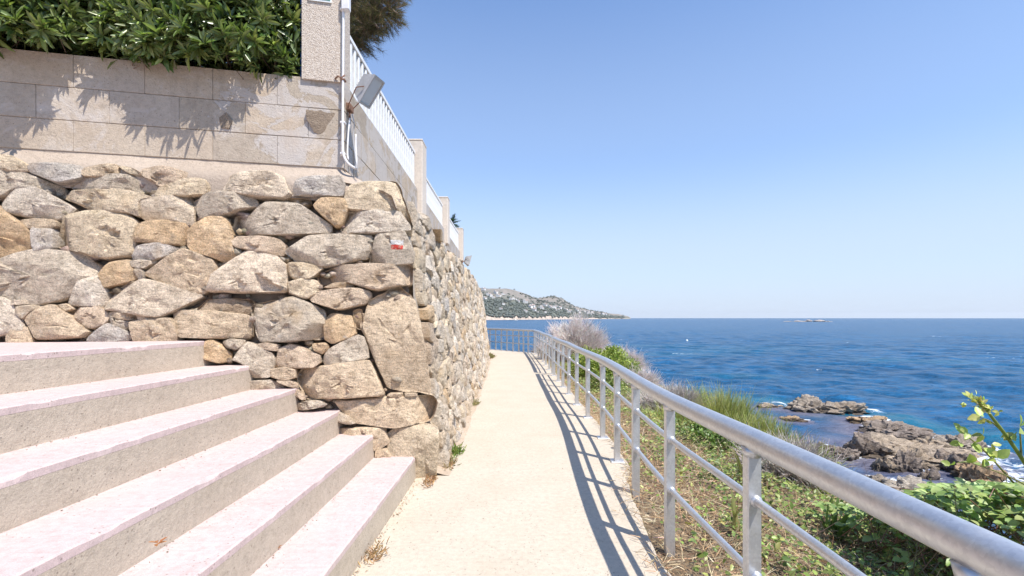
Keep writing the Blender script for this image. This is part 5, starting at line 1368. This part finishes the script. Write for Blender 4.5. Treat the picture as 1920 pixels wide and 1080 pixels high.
# bramble at the right with arching cane
br = empty('bramble', (2.7, 2.7, -.1), 'leafy light green bramble clump behind the handrail at the right edge', 'bush')
n = 1500; X = 3.6-1.45*rng.uniform(0, 1, n)**1.0; Y = 2.75+rng.normal(0, .38, n)
top = EYE+(HZ-np.interp(X/Y*F0+960, [1680, 1740, 1800, 1860, 1920, 2100], [935, 905, 900, 898, 905, 900]))/F0*Y
Z = top-rng.exponential(.10, n)-.03; P = np.stack([X, Y, Z], 1)
BG = [(.25, .34, .09), (.31, .40, .13), (.18, .27, .07), (.38, .45, .17)]
items = []
for q in range(3):
    a = rng.uniform(0, 6.28, n) if q == 0 else a+R(75)*(1 if q == 1 else -2)
    D = unit(np.stack([np.cos(a), np.sin(a), rng.normal(-.05, .25, n)], 1)); L = rng.uniform(.028, .068, n)
    items.append(leaves(P+D*.012, D, unit(rdir(n)*.35+np.array([-.05, -.35, 1.0])), L, L*rng.uniform(.66, .8, n), T_ovate(), palette(BG, n, .16)))
v, f, c = join_np(items); build('leaves', v, f, M['leaf'], br, col=c)
nb = 420; P0 = np.stack([rng.uniform(2.0, 3.5, nb), 2.8+rng.normal(0, .35, nb), np.full(nb, -.5)], 1); P0[:, 2] = ground_z(P0[:, 0], P0[:, 1])
k = rng.integers(0, n, nb); v, f, c = twigs(P[k]+rng.normal(0, .12, (nb, 3))-np.array([0, 0, .15]), P[k], .003, .002, palette([(.20, .20, .08), (.28, .14, .10)], nb)); build('stems', v, [f], M['leaf'], br, col=c)
v, f, c = twigs(P0[:120], P[k[:120]], .004, .0025, palette([(.24, .20, .12), (.28, .16, .10)], 120)); build('stems', v, [f], M['leaf'], br, col=c)
cn = empty('bramble_cane', (2.75, 2.5, .2), 'tall arching green bramble shoot with yellowish buds against the sea', 'shoot')
CP = smooth_path([W(2010, 1010, 2.5), W(1960, 930, 2.45), W(1915, 858, 2.42), W(1885, 815, 2.40), W(1862, 785, 2.38), W(1845, 762, 2.36), W(1830, 748, 2.36)], 8)
v, f = tube_vf(CP, np.linspace(.011, .005, len(CP)), 8); cv = np.repeat(np.array([[.22, .27, .07]]), len(v), 0); build('cane', v, f, M['leaf'], cn, smooth=True, col=cv)
items = []
tipP = CP[-12:]; n = 110; k = rng.integers(0, 12, n)**1; P = tipP[k]+rng.normal(0, .008, (n, 3)); L = rng.uniform(.012, .034, n)
items.append(leaves(P, unit(rdir(n)+np.array([-.4, 0, .3])), rdir(n), L, L*.5, T_ovate(), palette([(.55, .55, .14), (.62, .50, .20), (.44, .50, .14), (.66, .58, .28)], n)))
for (px, py, s_) in ((1818, 746, .045), (1812, 758, .03), (1838, 780, .05), (1848, 790, .04), (1872, 772, .03), (1905, 815, .07), (1912, 800, .07), (1925, 830, .08), (1800, 802, .03), (1815, 812, .05), (1825, 830, .055), (1800, 830, .04), (1842, 815, .045), (1822, 868, .06), (1850, 862, .06), (1862, 835, .04), (1870, 858, .07), (1782, 872, .04)):
    p_ = W(px, py, 2.4); m = 3; P = np.repeat(p_[None], m, 0); L = np.full(m, s_)*rng.uniform(.8, 1.1, m)
    items.append(leaves(P, unit(rdir(m)+np.array([-.3, 0, -.1])), unit(rdir(m)*.6+np.array([0, -.9, .5])), L, L*.7, T_ovate(), palette([(.42, .48, .12), (.50, .50, .16), (.34, .42, .10)], m)))
v, f, c = join_np(items); build('leaves', v, f, M['leaf'], cn, col=c)
for a, b in (((1960, 930), (1822, 868)), ((1885, 815), (1838, 782)), ((1915, 858), (1912, 805)), ((1900, 905), (1800, 806))):
    P = smooth_path([W(*a, 2.42), (W(*a, 2.42)+W(*b, 2.4))/2+np.array([0, 0, .015]), W(*b, 2.4)], 5); v, f = tube_vf(P, np.linspace(.005, .0025, len(P)), 6)
    build('side_stem', v, f, M['leaf'], cn, smooth=True, col=np.repeat(np.array([[.26, .25, .09]]), len(v), 0))

# weeds and litter at the wall foot and on the steps
def weed(x, y, n, L, cols, lab, name='weed', sp=.05):
    e_ = empty(name, (x, y, 0), lab, 'weed'); P = np.stack([x+rng.normal(0, sp*.5, n), y+rng.normal(0, sp*1.3, n), np.full(n, .002)], 1)
    D = rdir(n); D[:, 2] = abs(D[:, 2])+.3; D[:, 0] += .25
    v, f, c = leaves(P, unit(D), rdir(n), L*rng.uniform(.5, 1.2, n), L*.16, T_lance(), palette(cols, n)); build('leaves', v, [f], M['leaf'], e_, col=c)
weed(-.545, 4.62, 160, .07, [(.16, .24, .05), (.26, .32, .08)], 'fresh green weed at the foot of the stone wall')
weed(-.56, 4.25, 150, .06, [(.42, .30, .16), (.36, .22, .12), (.2, .2, .08)], 'dry brown weed at the foot of the wall just before the green one', sp=.06)
weed(-.655, 3.80, 90, .05, [(.45, .27, .14), (.38, .2, .1)], 'tuft of rusty dry grass where the lowest step meets the wall')
weed(-.76, 2.62, 70, .05, [(.45, .27, .14), (.38, .25, .13)], 'thin dry grass tuft along the foot of the lowest step', sp=.05)
weed(-.79, 2.15, 60, .045, [(.45, .3, .16), (.38, .25, .13)], 'nearest dry grass tuft along the foot of the lowest step', sp=.05)
weed(-.58, 7.2, 130, .08, [(.40, .33, .18), (.3, .28, .12)], 'straw coloured weed halfway along the foot of the stone wall', sp=.07)
weed(-.74, 15.6, 220, .16, [(.38, .32, .16), (.3, .27, .12)], 'dry yellow grass at the far end of the stone wall', sp=.12)
n = 900; y = rng.uniform(1.6, 16, n); x = np.where(y > 3.9, wallx(y), np.array([nos_x(0, q) for q in y]))+abs(rng.normal(0, .05, n))*np.interp(y, [3, 8], [.6, 1.3])
P = np.stack([x, y, np.full(n, .004)], 1); D = rdir(n)*np.array([1, 1, .15])
v, f, c = leaves(P, D, np.repeat(np.array([[0, 0, 1.0]]), n, 0), rng.uniform(.008, .03, n), rng.uniform(.003, .008, n), T_lance(), palette([(.4, .27, .15), (.3, .2, .12), (.48, .38, .25)], n))
tag(build('leaf_litter', v, [f], M['straw'], col=c), 'scattered dry leaf litter along the left foot of the path', 'litter', kind='stuff')
# dirt skirt along the wall foot
ysd = np.arange(3.95, 17.5, .06); V = []
for y in ysd:
    w0 = float(wallx(y)); wd = .05+.09*float(fbm(np.array(y*2.0), np.array(1.0), 3))
    V += [(w0-.05, y, .035), (w0+.0, y, .022), (w0+wd*.5, y, .009), (w0+wd, y, .0015)]
M['dust'] = mat_concrete('dusty fillet', (.47, .37, .28), (.40, .30, .21), (.53, .44, .34), 1.0, True)
tag(build('dust_fillet', V, grid_faces(len(ysd), 4)[:, ::-1], M['dust'], smooth=True, center=False), kind='structure')
for (px, py, k, lab) in ((292, 1023, 3, 'dry orange leaf lying on the second tread from the bottom'), (515, 1030, 1, 'small dry leaf at the riser foot of the lowest tread')):
    z_ = SZT[k-1] if k else SZT[0]; Y = (EYE-z_)*F0/(py-HZ); X = (px-960)/F0*Y
    n = 5; P = np.array([[X, Y, z_+.004]]*n)+rng.normal(0, .006, (n, 3))*np.array([1, 1, .1])
    v, f, c = leaves(P, rdir(n)*np.array([1, 1, .4])+np.array([0, 0, .15]), np.repeat(np.array([[0, 0, 1.0]]), n, 0), .035, .012, T_lance(), palette([(.45, .2, .08)], n))
    tag(build('fallen_leaf', v, [f], M['leaf'], col=c), lab, 'leaf')
print('objects', len(bpy.data.objects), 'tris', sum(len(o.data.polygons) for o in bpy.data.objects if o.type == 'MESH'))
